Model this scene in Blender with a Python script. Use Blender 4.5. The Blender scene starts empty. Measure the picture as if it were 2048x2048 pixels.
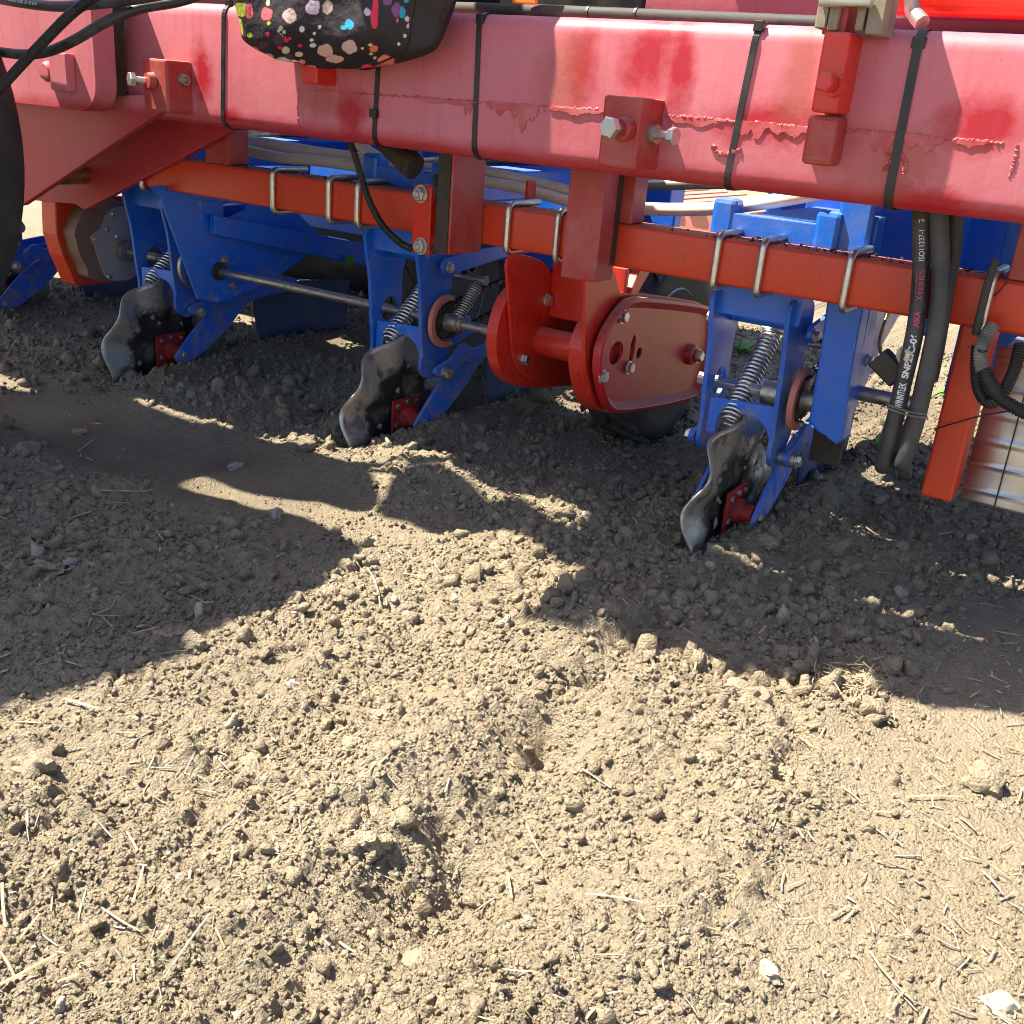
import bpy, bmesh, math, random
import numpy as np
from mathutils import Vector, Matrix
from mathutils.geometry import tessellate_polygon

random.seed(7); rng = np.random.default_rng(7)
S = bpy.context.scene
C = bpy.context.collection

# ------------------------------------------------------------------ camera, sky, sun, exposure
H = 0.65                                    # camera height over the soil
FPX = 2054.0
_p, _r, _y = (math.radians(a) for a in (21.8, 4.9, -31.5))
_F0 = np.array([math.sin(_y), math.cos(_y), 0]); _R0 = np.array([math.cos(_y), -math.sin(_y), 0]); _U0 = np.array([0, 0, 1.0])
_F = _F0*math.cos(_p) - _U0*math.sin(_p); _Up = _F0*math.sin(_p) + _U0*math.cos(_p)
_R = _R0*math.cos(_r) + _Up*math.sin(_r); _U = -_R0*math.sin(_r) + _Up*math.cos(_r)
cam_d = bpy.data.cameras.new('camera'); cam = bpy.data.objects.new('camera', cam_d); C.objects.link(cam)
m = Matrix.Identity(4)
for i in range(3):
    m[i][0], m[i][1], m[i][2] = _R[i], _U[i], -_F[i]
m[2][3] = H
cam.matrix_world = m
cam_d.sensor_width = 36; cam_d.lens = 36*FPX/2048; cam_d.clip_start = 0.02; cam_d.clip_end = 500
S.camera = cam

SUN_EL = math.radians(60); SUN_H = (-0.93, -0.37)      # horizontal direction towards the sun
w = bpy.data.worlds.new('World'); S.world = w; w.use_nodes = True
nt = w.node_tree; sky = nt.nodes.new('ShaderNodeTexSky'); sky.sky_type = 'NISHITA'; sky.sun_disc = False
sky.sun_elevation = SUN_EL; sky.sun_rotation = math.atan2(SUN_H[0], SUN_H[1])
sky.dust_density = 1.5
bg = nt.nodes['Background']; bg.inputs['Strength'].default_value = 0.072
nt.links.new(sky.outputs[0], bg.inputs['Color'])
sd = bpy.data.lights.new('sun', 'SUN'); sd.energy = 5.0; sd.angle = math.radians(0.55); sd.color = (1.0, 0.91, 0.75)
so = bpy.data.objects.new('sun', sd); C.objects.link(so); so.location = (0, 0, 6)
_n = math.hypot(*SUN_H)
SV = Vector((SUN_H[0]/_n*math.cos(SUN_EL), SUN_H[1]/_n*math.cos(SUN_EL), math.sin(SUN_EL)))
so.rotation_euler = SV.to_track_quat('Z', 'Y').to_euler()
S.view_settings.view_transform = 'Standard'; S.view_settings.look = 'None'
S.view_settings.exposure = 1.74; S.view_settings.gamma = 1.0
S.cycles.max_bounces = 5; S.cycles.diffuse_bounces = 3; S.cycles.glossy_bounces = 3; S.cycles.transmission_bounces = 2; S.cycles.use_denoising = True; S.cycles.filter_width = 1.0

# ------------------------------------------------------------------ a photo point turned into a place in the world
def _ray(px, py): return _R*(px-1024)/FPX - _U*(py-1024)/FPX + _F
def AY(px, py, Y): d = _ray(px, py)*1.0; d = d*(Y/d[1]); return Vector((d[0], d[1], d[2]+H))
def AX(px, py, X): d = _ray(px, py)*1.0; d = d*(X/d[0]); return Vector((d[0], d[1], d[2]+H))
def AZ(px, py, Z=0.0): d = _ray(px, py)*1.0; d = d*((Z-H)/d[2]); return Vector((d[0], d[1], d[2]+H))

# ------------------------------------------------------------------ materials
def _nodes(name):
    mt = bpy.data.materials.new(name); mt.use_nodes = True
    n = mt.node_tree.nodes; l = mt.node_tree.links
    return mt, n, l, n['Principled BSDF']
def _noise(n, l, scale, detail=5, rough=0.6, vec=None, dim='3D'):
    t = n.new('ShaderNodeTexNoise'); t.inputs['Scale'].default_value = scale; t.inputs['Detail'].default_value = detail
    t.inputs['Roughness'].default_value = rough
    if vec: l.new(vec, t.inputs['Vector'])
    return t.outputs['Fac']
def _ramp(n, l, fac, a, b, lo=0.0, hi=1.0):
    r = n.new('ShaderNodeMapRange'); r.inputs['From Min'].default_value = a; r.inputs['From Max'].default_value = b
    r.inputs['To Min'].default_value = lo; r.inputs['To Max'].default_value = hi; l.new(fac, r.inputs['Value']); return r.outputs[0]
def _mix(n, l, fac, a, b):
    x = n.new('ShaderNodeMix'); x.data_type = 'RGBA'
    for i, v in ((6, a), (7, b)):
        if isinstance(v, tuple): x.inputs[i].default_value = (*v, 1)
        else: l.new(v, x.inputs[i])
    if isinstance(fac, float): x.inputs[0].default_value = fac
    else: l.new(fac, x.inputs[0])
    return x.outputs[2]
def _math(n, l, op, a, b=None):
    x = n.new('ShaderNodeMath'); x.operation = op
    for i, v in enumerate((a, b)):
        if v is None: continue
        if isinstance(v, (int, float)): x.inputs[i].default_value = v
        else: l.new(v, x.inputs[i])
    return x.outputs[0]
def _pos(n): return n.new('ShaderNodeNewGeometry').outputs['Position']
def _bump(n, l, b, h, dist, strength=1.0):
    x = n.new('ShaderNodeBump'); x.inputs['Distance'].default_value = dist; x.inputs['Strength'].default_value = strength
    l.new(h, x.inputs['Height']); l.new(x.outputs[0], b.inputs['Normal']); return x

DUST = (0.30, 0.235, 0.16)
def paint(name, col, pale=None, pale_amt=0.5, dust=0.35, rough=0.38, speck=0.5, up=0.6, scale=5.0, splash=0.0, streak=0.0):
    """paint that has faded in clouds, with dust on what faces up and dark specks of dirt"""
    mt, n, l, b = _nodes(name); p = _pos(n)
    cur = col
    if pale:
        f = _ramp(n, l, _noise(n, l, scale, 6, 0.62, p), 0.38, 0.66, 0.0, pale_amt); cur = _mix(n, l, f, col, pale)
    else:
        f = _ramp(n, l, _noise(n, l, scale*2, 5, 0.6, p), 0.35, 0.7, 0.0, 0.35); cur = _mix(n, l, f, col, tuple(c*0.72 for c in col))
    geo = n.new('ShaderNodeNewGeometry'); sx = n.new('ShaderNodeSeparateXYZ'); l.new(geo.outputs['Normal'], sx.inputs[0])
    upf = _ramp(n, l, sx.outputs[2], 0.45, 0.95, 0.0, up)
    dn = _ramp(n, l, _noise(n, l, 22, 7, 0.7, p), 0.44, 0.72, 0.0, dust)
    df = _math(n, l, 'MAXIMUM', dn, _math(n, l, 'MULTIPLY', upf, _ramp(n, l, _noise(n, l, 60, 4, 0.7, p), 0.3, 0.6, 0.4, 1.0)))
    if splash:
        sz = n.new('ShaderNodeSeparateXYZ'); l.new(p, sz.inputs[0])
        lowf = _math(n, l, 'ADD', _noise(n, l, 30, 7, 0.72, p), _ramp(n, l, sz.outputs[2], 0.05, 0.38, 0.10, -0.10))
        df = _math(n, l, 'MAXIMUM', df, _ramp(n, l, lowf, 0.52, 0.66, 0.0, splash))
    cur = _mix(n, l, df, cur, DUST)
    if streak:
        mp3 = n.new('ShaderNodeMapping'); mp3.inputs['Scale'].default_value = (150, 150, 26); l.new(p, mp3.inputs['Vector'])
        k3 = _math(n, l, 'MULTIPLY', _ramp(n, l, _noise(n, l, 1.0, 5, 0.65, mp3.outputs[0]), 0.60, 0.66, 0.0, streak), _ramp(n, l, _noise(n, l, 9, 3, 0.5, p), 0.42, 0.58))
        cur = _mix(n, l, k3, cur, (0.03, 0.018, 0.015))
    sp = _ramp(n, l, _noise(n, l, 140, 3, 0.6, p), 0.69, 0.73, 0.0, speck)
    cur = _mix(n, l, sp, cur, (0.025, 0.02, 0.017))
    l.new(cur, b.inputs['Base Color'])
    l.new(_ramp(n, l, df, 0.0, 0.5, rough, 0.75), b.inputs['Roughness'])
    _bump(n, l, b, _noise(n, l, 260, 3, 0.5, p), 0.0006, 0.5)
    return mt
def metal(name, col, rough=0.35, rust=0.2, rust_col=(0.16, 0.09, 0.045), metallic=1.0, scale=40):
    mt, n, l, b = _nodes(name); p = _pos(n)
    f = _ramp(n, l, _noise(n, l, scale, 6, 0.65, p), 0.48, 0.7, 0.0, rust)
    l.new(_mix(n, l, f, col, rust_col), b.inputs['Base Color'])
    l.new(_ramp(n, l, f, 0, 0.5, metallic, 0.2), b.inputs['Metallic'])
    l.new(_ramp(n, l, _noise(n, l, scale*2, 4, 0.6, p), 0.3, 0.7, rough*0.8, min(1, rough*1.5)), b.inputs['Roughness'])
    _bump(n, l, b, _noise(n, l, 320, 3, 0.5, p), 0.0004, 0.4)
    return mt
def plain(name, col, rough=0.6, dust=0.25, scale=18, dcol=DUST, spec=0.5):
    mt, n, l, b = _nodes(name); p = _pos(n)
    f = _ramp(n, l, _noise(n, l, scale, 6, 0.65, p), 0.42, 0.72, 0.0, dust)
    l.new(_mix(n, l, f, col, dcol), b.inputs['Base Color'])
    l.new(_ramp(n, l, f, 0, 0.6, rough, 0.9), b.inputs['Roughness']); b.inputs['Specular IOR Level'].default_value = spec
    _bump(n, l, b, _noise(n, l, 300, 3, 0.5, p), 0.0004, 0.5)
    return mt

def beam_paint():
    """old red paint bleached to pink by dust, with washed dark red stripes and wet looking patches of their own shape"""
    mt, n, l, b = _nodes('bleached_red_paint'); p = _pos(n)
    cloud = _ramp(n, l, _noise(n, l, 4.5, 7, 0.62, p), 0.25, 0.62, 0.68, 1.0)
    cur_f = cloud
    def patch(c, sx, sy, sz, nz=0.5):
        mp = n.new('ShaderNodeMapping'); mp.vector_type = 'POINT'
        mp.inputs['Scale'].default_value = (1/sx, 1/sy, 1/sz); mp.inputs['Location'].default_value = (-c[0]/sx, -c[1]/sy, -c[2]/sz)
        l.new(p, mp.inputs['Vector'])
        ln = n.new('ShaderNodeVectorMath'); ln.operation = 'LENGTH'; l.new(mp.outputs[0], ln.inputs[0])
        d = _math(n, l, 'ADD', ln.outputs['Value'], _math(n, l, 'MULTIPLY', _math(n, l, 'SUBTRACT', _noise(n, l, 24, 6, 0.7, p), 0.5), nz*3.4))
        return _ramp(n, l, d, 0.35, 1.15, 1.0, 0.0)
    keep = None
    for args in BEAM_PATCHES:
        f = patch(*args); keep = f if keep is None else _math(n, l, 'MAXIMUM', keep, f)
    cur_f = _math(n, l, 'MULTIPLY', cloud, _ramp(n, l, keep, 0, 1, 1, 0.10))
    # the lower rounding was wiped clean by rain
    sx = n.new('ShaderNodeSeparateXYZ'); l.new(p, sx.inputs[0])
    low = _ramp(n, l, _math(n, l, 'ADD', sx.outputs[2], _math(n, l, 'MULTIPLY', _noise(n, l, 16, 4, 0.6, p), 0.02)), 0.583, 0.603, 0.22, 1.0)
    cur_f = _math(n, l, 'MULTIPLY', cur_f, low)
    cur = _mix(n, l, cur_f, (0.38, 0.008, 0.018), (0.56, 0.170, 0.205))
    dn = _ramp(n, l, _noise(n, l, 9, 8, 0.72, p), 0.55, 0.75, 0.0, 0.22)
    cur = _mix(n, l, dn, cur, (0.42, 0.20, 0.16))
    mp2 = n.new('ShaderNodeMapping'); mp2.inputs['Scale'].default_value = (70, 70, 3.5); l.new(p, mp2.inputs['Vector'])
    cur = _mix(n, l, _ramp(n, l, _noise(n, l, 1.0, 4, 0.6, mp2.outputs[0]), 0.52, 0.72, 0.0, 0.30), cur, (0.40, 0.06, 0.075))
    chip = _ramp(n, l, _noise(n, l, 75, 5, 0.75, p), 0.655, 0.675, 0.0, 0.75)
    cur = _mix(n, l, _math(n, l, 'MULTIPLY', chip, _ramp(n, l, _noise(n, l, 6, 2, 0.5, p), 0.5, 0.62)), cur, (0.17, 0.03, 0.025))
    for q, a_, c_ in (((1130, 150), 0.05, 0.07), ((1600, 160), 0.03, 0.08), ((1790, 330), 0.06, 0.05), ((640, 200), 0.05, 0.04)):
        w_ = AY(*q, 1.35); cur = _mix(n, l, _math(n, l, 'MULTIPLY', patch((w_.x, 1.35, w_.z), a_, 0.2, c_), 0.55), cur, (0.30, 0.075, 0.04))
    sp = _ramp(n, l, _noise(n, l, 170, 2, 0.6, p), 0.73, 0.76, 0.0, 0.6)
    cur = _mix(n, l, sp, cur, (0.05, 0.035, 0.03))
    l.new(cur, b.inputs['Base Color'])
    l.new(_ramp(n, l, cur_f, 0, 1, 0.28, 0.56), b.inputs['Roughness']); b.inputs['Specular IOR Level'].default_value = 0.3
    h = _math(n, l, 'ADD', _noise(n, l, 90, 5, 0.6, p), _math(n, l, 'MULTIPLY', _noise(n, l, 12, 3, 0.5, p), 1.5))
    _bump(n, l, b, h, 0.0008, 0.45)
    return mt

# ------------------------------------------------------------------ mesh helpers
POSN = {}
def _parent(o, parent, at):
    pw = POSN.get(parent.name, Vector((0, 0, 0))) if parent else Vector((0, 0, 0))
    o.location = at - pw
    if parent: o.parent = parent
    POSN[o.name] = Vector(at)
def make(name, verts, faces, mat, parent=None, smooth=False, bevel=0.0, seg=2, ang=35):
    v = np.array([tuple(q) for q in verts], dtype=float)
    c = (v.min(0)+v.max(0))/2
    if parent is None: c[2] = v[:, 2].min()
    me = bpy.data.meshes.new(name); me.from_pydata((v-c).tolist(), [], [list(f) for f in faces]); me.materials.append(mat)
    bm = bmesh.new(); bm.from_mesh(me); bmesh.ops.recalc_face_normals(bm, faces=bm.faces); bm.to_mesh(me); bm.free()
    if smooth:
        me.polygons.foreach_set('use_smooth', [True]*len(me.polygons))
        try: me.set_sharp_from_angle(angle=math.radians(42))
        except Exception: pass
    o = bpy.data.objects.new(name, me); C.objects.link(o); _parent(o, parent, Vector(c))
    if bevel:
        b = o.modifiers.new('bevel', 'BEVEL'); b.width = bevel; b.segments = seg; b.limit_method = 'ANGLE'; b.angle_limit = math.radians(ang)
    return o
def tag(o, label, cat, group=None, kind=None):
    o['label'] = label; o['category'] = cat
    if group: o['group'] = group
    if kind: o['kind'] = kind
    return o
def thing(name, label, cat, at, group=None):
    o = bpy.data.objects.new(name, None); C.objects.link(o); o.empty_display_size = 0.05
    _parent(o, None, Vector(at)); return tag(o, label, cat, group)
class MB:
    def __init__(s): s.v = []; s.f = []
    def add(s, v, f):
        k = len(s.v); s.v += [tuple(q) for q in v]; s.f += [tuple(i+k for i in q) for q in f]; return s
    def box(s, x0, x1, y0, y1, z0, z1):
        v = [(x, y, z) for x in (x0, x1) for y in (y0, y1) for z in (z0, z1)]
        return s.add(v, [(0, 1, 3, 2), (4, 6, 7, 5), (0, 4, 5, 1), (2, 3, 7, 6), (0, 2, 6, 4), (1, 5, 7, 3)])
    def prism(s, loops, ax, a0, a1):
        """loops[0] the outline, the others holes; 2D points in the two axes other than ax"""
        pts = [q for L in loops for q in L]
        tri = tessellate_polygon([[Vector((q[0], q[1], 0)) for q in L] for L in loops])
        def p3(q, a): r = [q[0], q[1]]; r.insert(ax, a); return tuple(r)
        n = len(pts); v = [p3(q, a0) for q in pts] + [p3(q, a1) for q in pts]
        f = [tuple(t) for t in tri] + [tuple(i+n for i in reversed(t)) for t in tri]
        k = 0
        for L in loops:
            m_ = len(L)
            for i in range(m_):
                j = (i+1) % m_; f.append((k+i, k+j, k+j+n, k+i+n))
            k += m_
        return s.add(v, f)
    def tube(s, pts, r, res=12, caps=True, flat=None):
        P = [Vector(q) for q in pts]; n = len(P); R = r if isinstance(r, (list, tuple)) else [r]*n
        t = (P[1]-P[0]).normalized(); up = Vector((0, 0, 1)) if abs(t.z) < 0.9 else Vector((0, 1, 0))
        a = t.cross(up).normalized(); v = []; f = []
        for i in range(n):
            t2 = (P[min(i+1, n-1)]-P[max(i-1, 0)]).normalized()
            a = (a - t2*a.dot(t2)).normalized(); b = t2.cross(a)
            for k in range(res):
                w_ = 2*math.pi*k/res
                v.append(P[i] + (a*math.cos(w_) + b*math.sin(w_)*(flat or 1))*R[i])
        for i in range(n-1):
            for k in range(res):
                k2 = (k+1) % res; f.append((i*res+k, i*res+k2, (i+1)*res+k2, (i+1)*res+k))
        if caps: f.append(tuple(range(res))[::-1]); f.append(tuple(range((n-1)*res, n*res)))
        return s.add(v, f)
    def lathe(s, prof, c, ax, res=28):
        """prof: (radius, distance along ax)"""
        c = Vector(c); ax = Vector(ax).normalized(); u = ax.orthogonal().normalized(); w_ = ax.cross(u); v = []; f = []
        n = len(prof)
        for r, d in prof:
            for k in range(res):
                g = 2*math.pi*k/res; v.append(c + ax*d + (u*math.cos(g)+w_*math.sin(g))*max(r, 1e-5))
        for i in range(n-1):
            for k in range(res):
                k2 = (k+1) % res; f.append((i*res+k, i*res+k2, (i+1)*res+k2, (i+1)*res+k))
        f.append(tuple(range(res))[::-1]); f.append(tuple(range((n-1)*res, n*res)))
        return s.add(v, f)
    def build(s, name, mat, parent=None, smooth=False, bevel=0.0, **k): return make(name, s.v, s.f, mat, parent, smooth, bevel, **k)

def box(name, x0, x1, y0, y1, z0, z1, mat, parent=None, bevel=0.002, **k):
    return MB().box(x0, x1, y0, y1, z0, z1).build(name, mat, parent, bevel=bevel, **k)
def plateX(name, px, X, th, mat, parent=None, holes=(), bevel=0.0012, at=None, smooth=False):
    """plate standing across the bar, traced at plane `at`, its right face at X"""
    at = X if at is None else at
    L = [[(q.y, q.z) for q in (AX(*p_, at) for p_ in lp)] for lp in [chaikin(px) if smooth else px, *holes]]
    return MB().prism(L, 0, X-th, X).build(name, mat, parent, bevel=bevel)
def plateY(name, px, Y, th, mat, parent=None, holes=(), bevel=0.0012):
    L = [[(q.x, q.z) for q in (AY(*p_, Y) for p_ in lp)] for lp in [px, *holes]]
    return MB().prism(L, 1, Y, Y+th).build(name, mat, parent, bevel=bevel)
def smoothpath(P, n=8):
    P = [Vector(q) for q in P]; out = []
    for i in range(len(P)-1):
        p0, p1, p2, p3 = P[max(i-1, 0)], P[i], P[i+1], P[min(i+2, len(P)-1)]
        for k in range(n):
            t = k/n
            out.append(0.5*((2*p1) + (p2-p0)*t + (2*p0-5*p1+4*p2-p3)*t*t + (3*p1-p0-3*p2+p3)*t**3))
    return out + [P[-1]]
def chaikin(L, n=2):
    for _ in range(n): L = [q for i in range(len(L)) for q in ((L[i][0]*.78+L[(i+1) % len(L)][0]*.22, L[i][1]*.78+L[(i+1) % len(L)][1]*.22), (L[i][0]*.22+L[(i+1) % len(L)][0]*.78, L[i][1]*.22+L[(i+1) % len(L)][1]*.78))]
    return L
def hose(name, P, r, mat, parent=None, ribs=0, n=10, res=12):
    Q = smoothpath(P, n)
    if ribs:
        L = [0.0]
        for a, b in zip(Q, Q[1:]): L.append(L[-1]+(b-a).length)
        tot = L[-1]; k = int(tot/ribs)*4; X = np.interp(np.linspace(0, tot, k), L, [q.x for q in Q]); Y = np.interp(np.linspace(0, tot, k), L, [q.y for q in Q]); Z = np.interp(np.linspace(0, tot, k), L, [q.z for q in Q])
        Q = [Vector(q) for q in zip(X, Y, Z)]; rr = [r if i % 4 < 2 else r*0.86 for i in range(k)]
        return MB().tube(Q, rr, res).build(name, mat, parent, smooth=True)
    return MB().tube(Q, r, res).build(name, mat, parent, smooth=True)
def bolt(name, c, ax, r, mat, parent, head=None, washer=True, stud=0.0, shank=0.0):
    """hex head seen along ax, on a washer; stud: thread past the nut; shank: bare shank below the head"""
    c = Vector(c); ax = Vector(ax).normalized(); head = head or r*0.75
    b = MB(); d = 0
    if shank: b.lathe([(r*0.5, -0.001), (r*0.5, shank+0.001)], c, ax, 14); d = shank
    if washer: b.lathe([(r*1.22, d), (r*1.22, d+r*0.16)], c, ax, 20); d += r*0.16
    u = ax.orthogonal().normalized(); u.rotate(Matrix.Rotation(random.random(), 4, ax)); w_ = ax.cross(u)
    v = []
    for dd, rr in ((d, r), (d+head*0.85, r), (d+head, r*0.86)):
        for k in range(6):
            g = k*math.pi/3; v.append(c+ax*dd+(u*math.cos(g)+w_*math.sin(g))*rr)
    f = [(5, 4, 3, 2, 1, 0), (12, 13, 14, 15, 16, 17)] + [(i+k, i+(k+1) % 6, i+6+(k+1) % 6, i+6+k) for i in (0, 6) for k in range(6)]
    b.add(v, f)
    if stud: b.lathe([(r*0.52, d+head*0.9), (r*0.52, d+head+stud*0.8), (r*0.44, d+head+stud)], c, ax, 14)
    return b.build(name, mat, parent)
def spring(name, a, b_, R, r, turns, mat, parent):
    a, b_ = Vector(a), Vector(b_); ax = (b_-a).normalized(); u = ax.orthogonal().normalized(); w_ = ax.cross(u); n = int(turns*14); Q = []
    for i in range(n+1):
        t = i/n; g = 2*math.pi*turns*t; k = min(1, min(t, 1-t)*turns*1.2+0.35)
        Q.append(a.lerp(b_, t)+(u*math.cos(g)+w_*math.sin(g))*R*k)
    return MB().tube(Q, r, 7).build(name, mat, parent, smooth=True)

# ------------------------------------------------------------------ palette
def disc_mat():
    mt, n, l, b = _nodes('scoured_disc_steel'); p = _pos(n); tc = n.new('ShaderNodeTexCoord')
    ln = n.new('ShaderNodeVectorMath'); ln.operation = 'LENGTH'; l.new(tc.outputs['Object'], ln.inputs[0])
    d = _math(n, l, 'ADD', ln.outputs['Value'], _math(n, l, 'MULTIPLY', _math(n, l, 'SUBTRACT', _noise(n, l, 22, 6, 0.7, p), 0.5), 0.11))
    core = _ramp(n, l, d, 0.098, 0.118, 1.0, 0.0)
    dust = _ramp(n, l, _noise(n, l, 16, 7, 0.72, p), 0.44, 0.62, 0.0, 0.85)
    c = _mix(n, l, dust, (0.52, 0.50, 0.47), (0.30, 0.25, 0.18)); c = _mix(n, l, core, c, (0.018, 0.017, 0.017))
    mud = _ramp(n, l, _noise(n, l, 13, 7, 0.7, p), 0.53, 0.66); c = _mix(n, l, _math(n, l, 'MULTIPLY', mud, 0.85), c, (0.17, 0.135, 0.095))
    l.new(c, b.inputs['Base Color'])
    dull = _math(n, l, 'MAXIMUM', _math(n, l, 'MAXIMUM', dust, core), mud)
    l.new(_ramp(n, l, dull, 0, 0.8, 0.95, 0.0), b.inputs['Metallic']); l.new(_ramp(n, l, dull, 0, 0.8, 0.33, 0.62), b.inputs['Roughness'])
    _bump(n, l, b, _noise(n, l, 120, 5, 0.6, p), 0.0015, 0.6); return mt
DISC = disc_mat()
BEAM_PATCHES = []
for q, sx, sz in (((1300, 120), 0.05, 0.055), ((1362, 130), 0.025, 0.07), ((700, 225), 0.04, 0.04), ((405, 140), 0.03, 0.06), ((462, 235), 0.03, 0.015), ((1965, 250), 0.05, 0.035), ((1165, 140), 0.03, 0.06), ((1850, 400), 0.06, 0.02), ((1540, 250), 0.1, 0.03)):
    c_ = AY(*q, 1.35); BEAM_PATCHES.append(((c_.x, 1.35, c_.z), sx, 0.2, sz))
M = dict(
    beam=beam_paint(),
    weld=paint('weld_paint', (0.40, 0.030, 0.035), (0.54, 0.16, 0.18), 0.8, 0.2, 0.5, 0.3, 0.3, 14),
    red_dusty=paint('dusty_dark_red_paint', (0.34, 0.012, 0.014), (0.45, 0.11, 0.11), 0.6, 0.35, 0.4),
    red=paint('bright_red_paint', (0.62, 0.022, 0.010), (0.56, 0.04, 0.025), 0.4, 0.12, 0.30, streak=0.85),
    orange=paint('orange_red_paint', (0.62, 0.046, 0.012), (0.54, 0.050, 0.016), 0.4, 0.05, 0.36, 0.8, 0.55, streak=0.35),
    fresh=paint('fresh_red_paint', (0.68, 0.022, 0.008), None, 0, 0.04, 0.3, 0.15, 0.2),
    tray=paint('worn_red_cover_paint', (0.44, 0.010, 0.016), (0.50, 0.035, 0.048), 0.8, 0.02, 0.34, 0.8, 0.8, streak=0.8),
    blue=paint('blue_paint', (0.003, 0.130, 0.68), (0.010, 0.165, 0.72), 0.5, 0.22, 0.30, 0.7, 0.35, splash=0.55),
    blue_pale=paint('worn_blue_paint', (0.005, 0.115, 0.56), (0.09, 0.19, 0.52), 0.55, 0.30, 0.38, 0.5, 0.4, splash=0.6),
    zinc=metal('zinc_plated_steel', (0.62, 0.62, 0.58), 0.34, 0.25, (0.22, 0.17, 0.10)),
    steel=metal('dull_steel', (0.42, 0.40, 0.36), 0.42, 0.55, (0.10, 0.065, 0.04)),
    bright=metal('polished_steel', (0.62, 0.60, 0.57), 0.22, 0.35, (0.10, 0.07, 0.045), 1.0, 14),
    alu=metal('extruded_aluminium', (0.56, 0.56, 0.57), 0.40, 0.12, (0.35, 0.33, 0.31), 1.0, 8),
    cast=plain('cast_aluminium', (0.36, 0.35, 0.35), 0.45, 0.4, 14, (0.22, 0.16, 0.11)),
    casting_dirty=plain('dirty_cast_housing', (0.20, 0.12, 0.085), 0.6, 0.6, 12, (0.26, 0.20, 0.14)),
    rubber=plain('black_rubber', (0.026, 0.028, 0.033), 0.40, 0.55, 14, (0.15, 0.145, 0.14)),
    rubber_dusty=plain('dusty_rubber', (0.03, 0.03, 0.031), 0.7, 0.75, 9, (0.12, 0.105, 0.085)),
    conduit=plain('corrugated_plastic', (0.014, 0.014, 0.015), 0.4, 0.25, 20, (0.13, 0.11, 0.09)),
    conduit_dusty=plain('dusty_corrugated_plastic', (0.05, 0.05, 0.05), 0.7, 0.9, 10, (0.42, 0.39, 0.34)),
    plastic=plain('black_plastic', (0.012, 0.012, 0.013), 0.38, 0.2, 22, (0.12, 0.10, 0.08)),
    pvc=plain('cream_pipe', (0.76, 0.72, 0.62), 0.38, 0.4, 14, (0.42, 0.33, 0.22)),
    grime=plain('oily_dirt', (0.035, 0.026, 0.018), 0.8, 0.5, 25, (0.10, 0.07, 0.045)),
    mudplate=plain('mud_caked_plate', (0.28, 0.235, 0.17), 0.95, 0.7, 45, (0.16, 0.12, 0.08)),
    disc=DISC,
    brass=metal('greased_pin', (0.42, 0.30, 0.13), 0.36, 0.7, (0.10, 0.065, 0.03)),
    chain=plain('greasy_chain', (0.028, 0.022, 0.018), 0.5, 0.3, 60, (0.10, 0.07, 0.05)),
    white=plain('white_print', (0.78, 0.80, 0.80), 0.6, 0.15, 60),
    redprint=plain('red_print', (0.50, 0.06, 0.11), 0.6, 0.2, 60, (0.1, 0.05, 0.06)),
    offwhite=plain('off_white_plastic', (0.60, 0.57, 0.46), 0.5, 0.3, 30),
    leaf=plain('green_leaf', (0.10, 0.26, 0.035), 0.5, 0.2, 30, (0.25, 0.35, 0.1)),
    orange_pl=plain('orange_plastic', (0.75, 0.22, 0.02), 0.4, 0.1, 20),
    pinkslat=plain('pale_red_slat', (0.52, 0.17, 0.13), 0.6, 0.4, 12, (0.5, 0.35, 0.25)),
)

# ================================================================== MAIN BEAM
YB, BT, BB, BD = 1.35, H+0.1134, H-0.0870, 0.15
def rrect(y0, y1, z0, z1, r, n=6):
    out = []
    for cy, cz, a0 in ((y1-r, z1-r, 0), (y0+r, z1-r, 90), (y0+r, z0+r, 180), (y1-r, z0+r, 270)):
        for k in range(n+1):
            a = math.radians(a0+90*k/n); out.append((cy+r*math.cos(a), cz+r*math.sin(a)))
    return out
beam = thing('main_beam', 'thick faded red box beam with rough weld seam across the top', 'beam', (-1.0, 1.42, BB))
def extrude_x(loop, xs, name, mat, parent, **k):
    n = len(loop); v = [(x, q[0], q[1]) for x in xs for q in loop]; f = []
    for i in range(len(xs)-1):
        for j in range(n): f.append((i*n+j, i*n+(j+1) % n, (i+1)*n+(j+1) % n, (i+1)*n+j))
    f += [tuple(range(n))[::-1], tuple(range((len(xs)-1)*n, len(xs)*n))]
    return make(name, v, f, mat, parent, **k)
extrude_x(rrect(YB, YB+BD, BB, BT, 0.022), [-2.6, -1.6, -0.8, 0, 1.2], 'beam_tube', M['beam'], beam, smooth=True)

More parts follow.
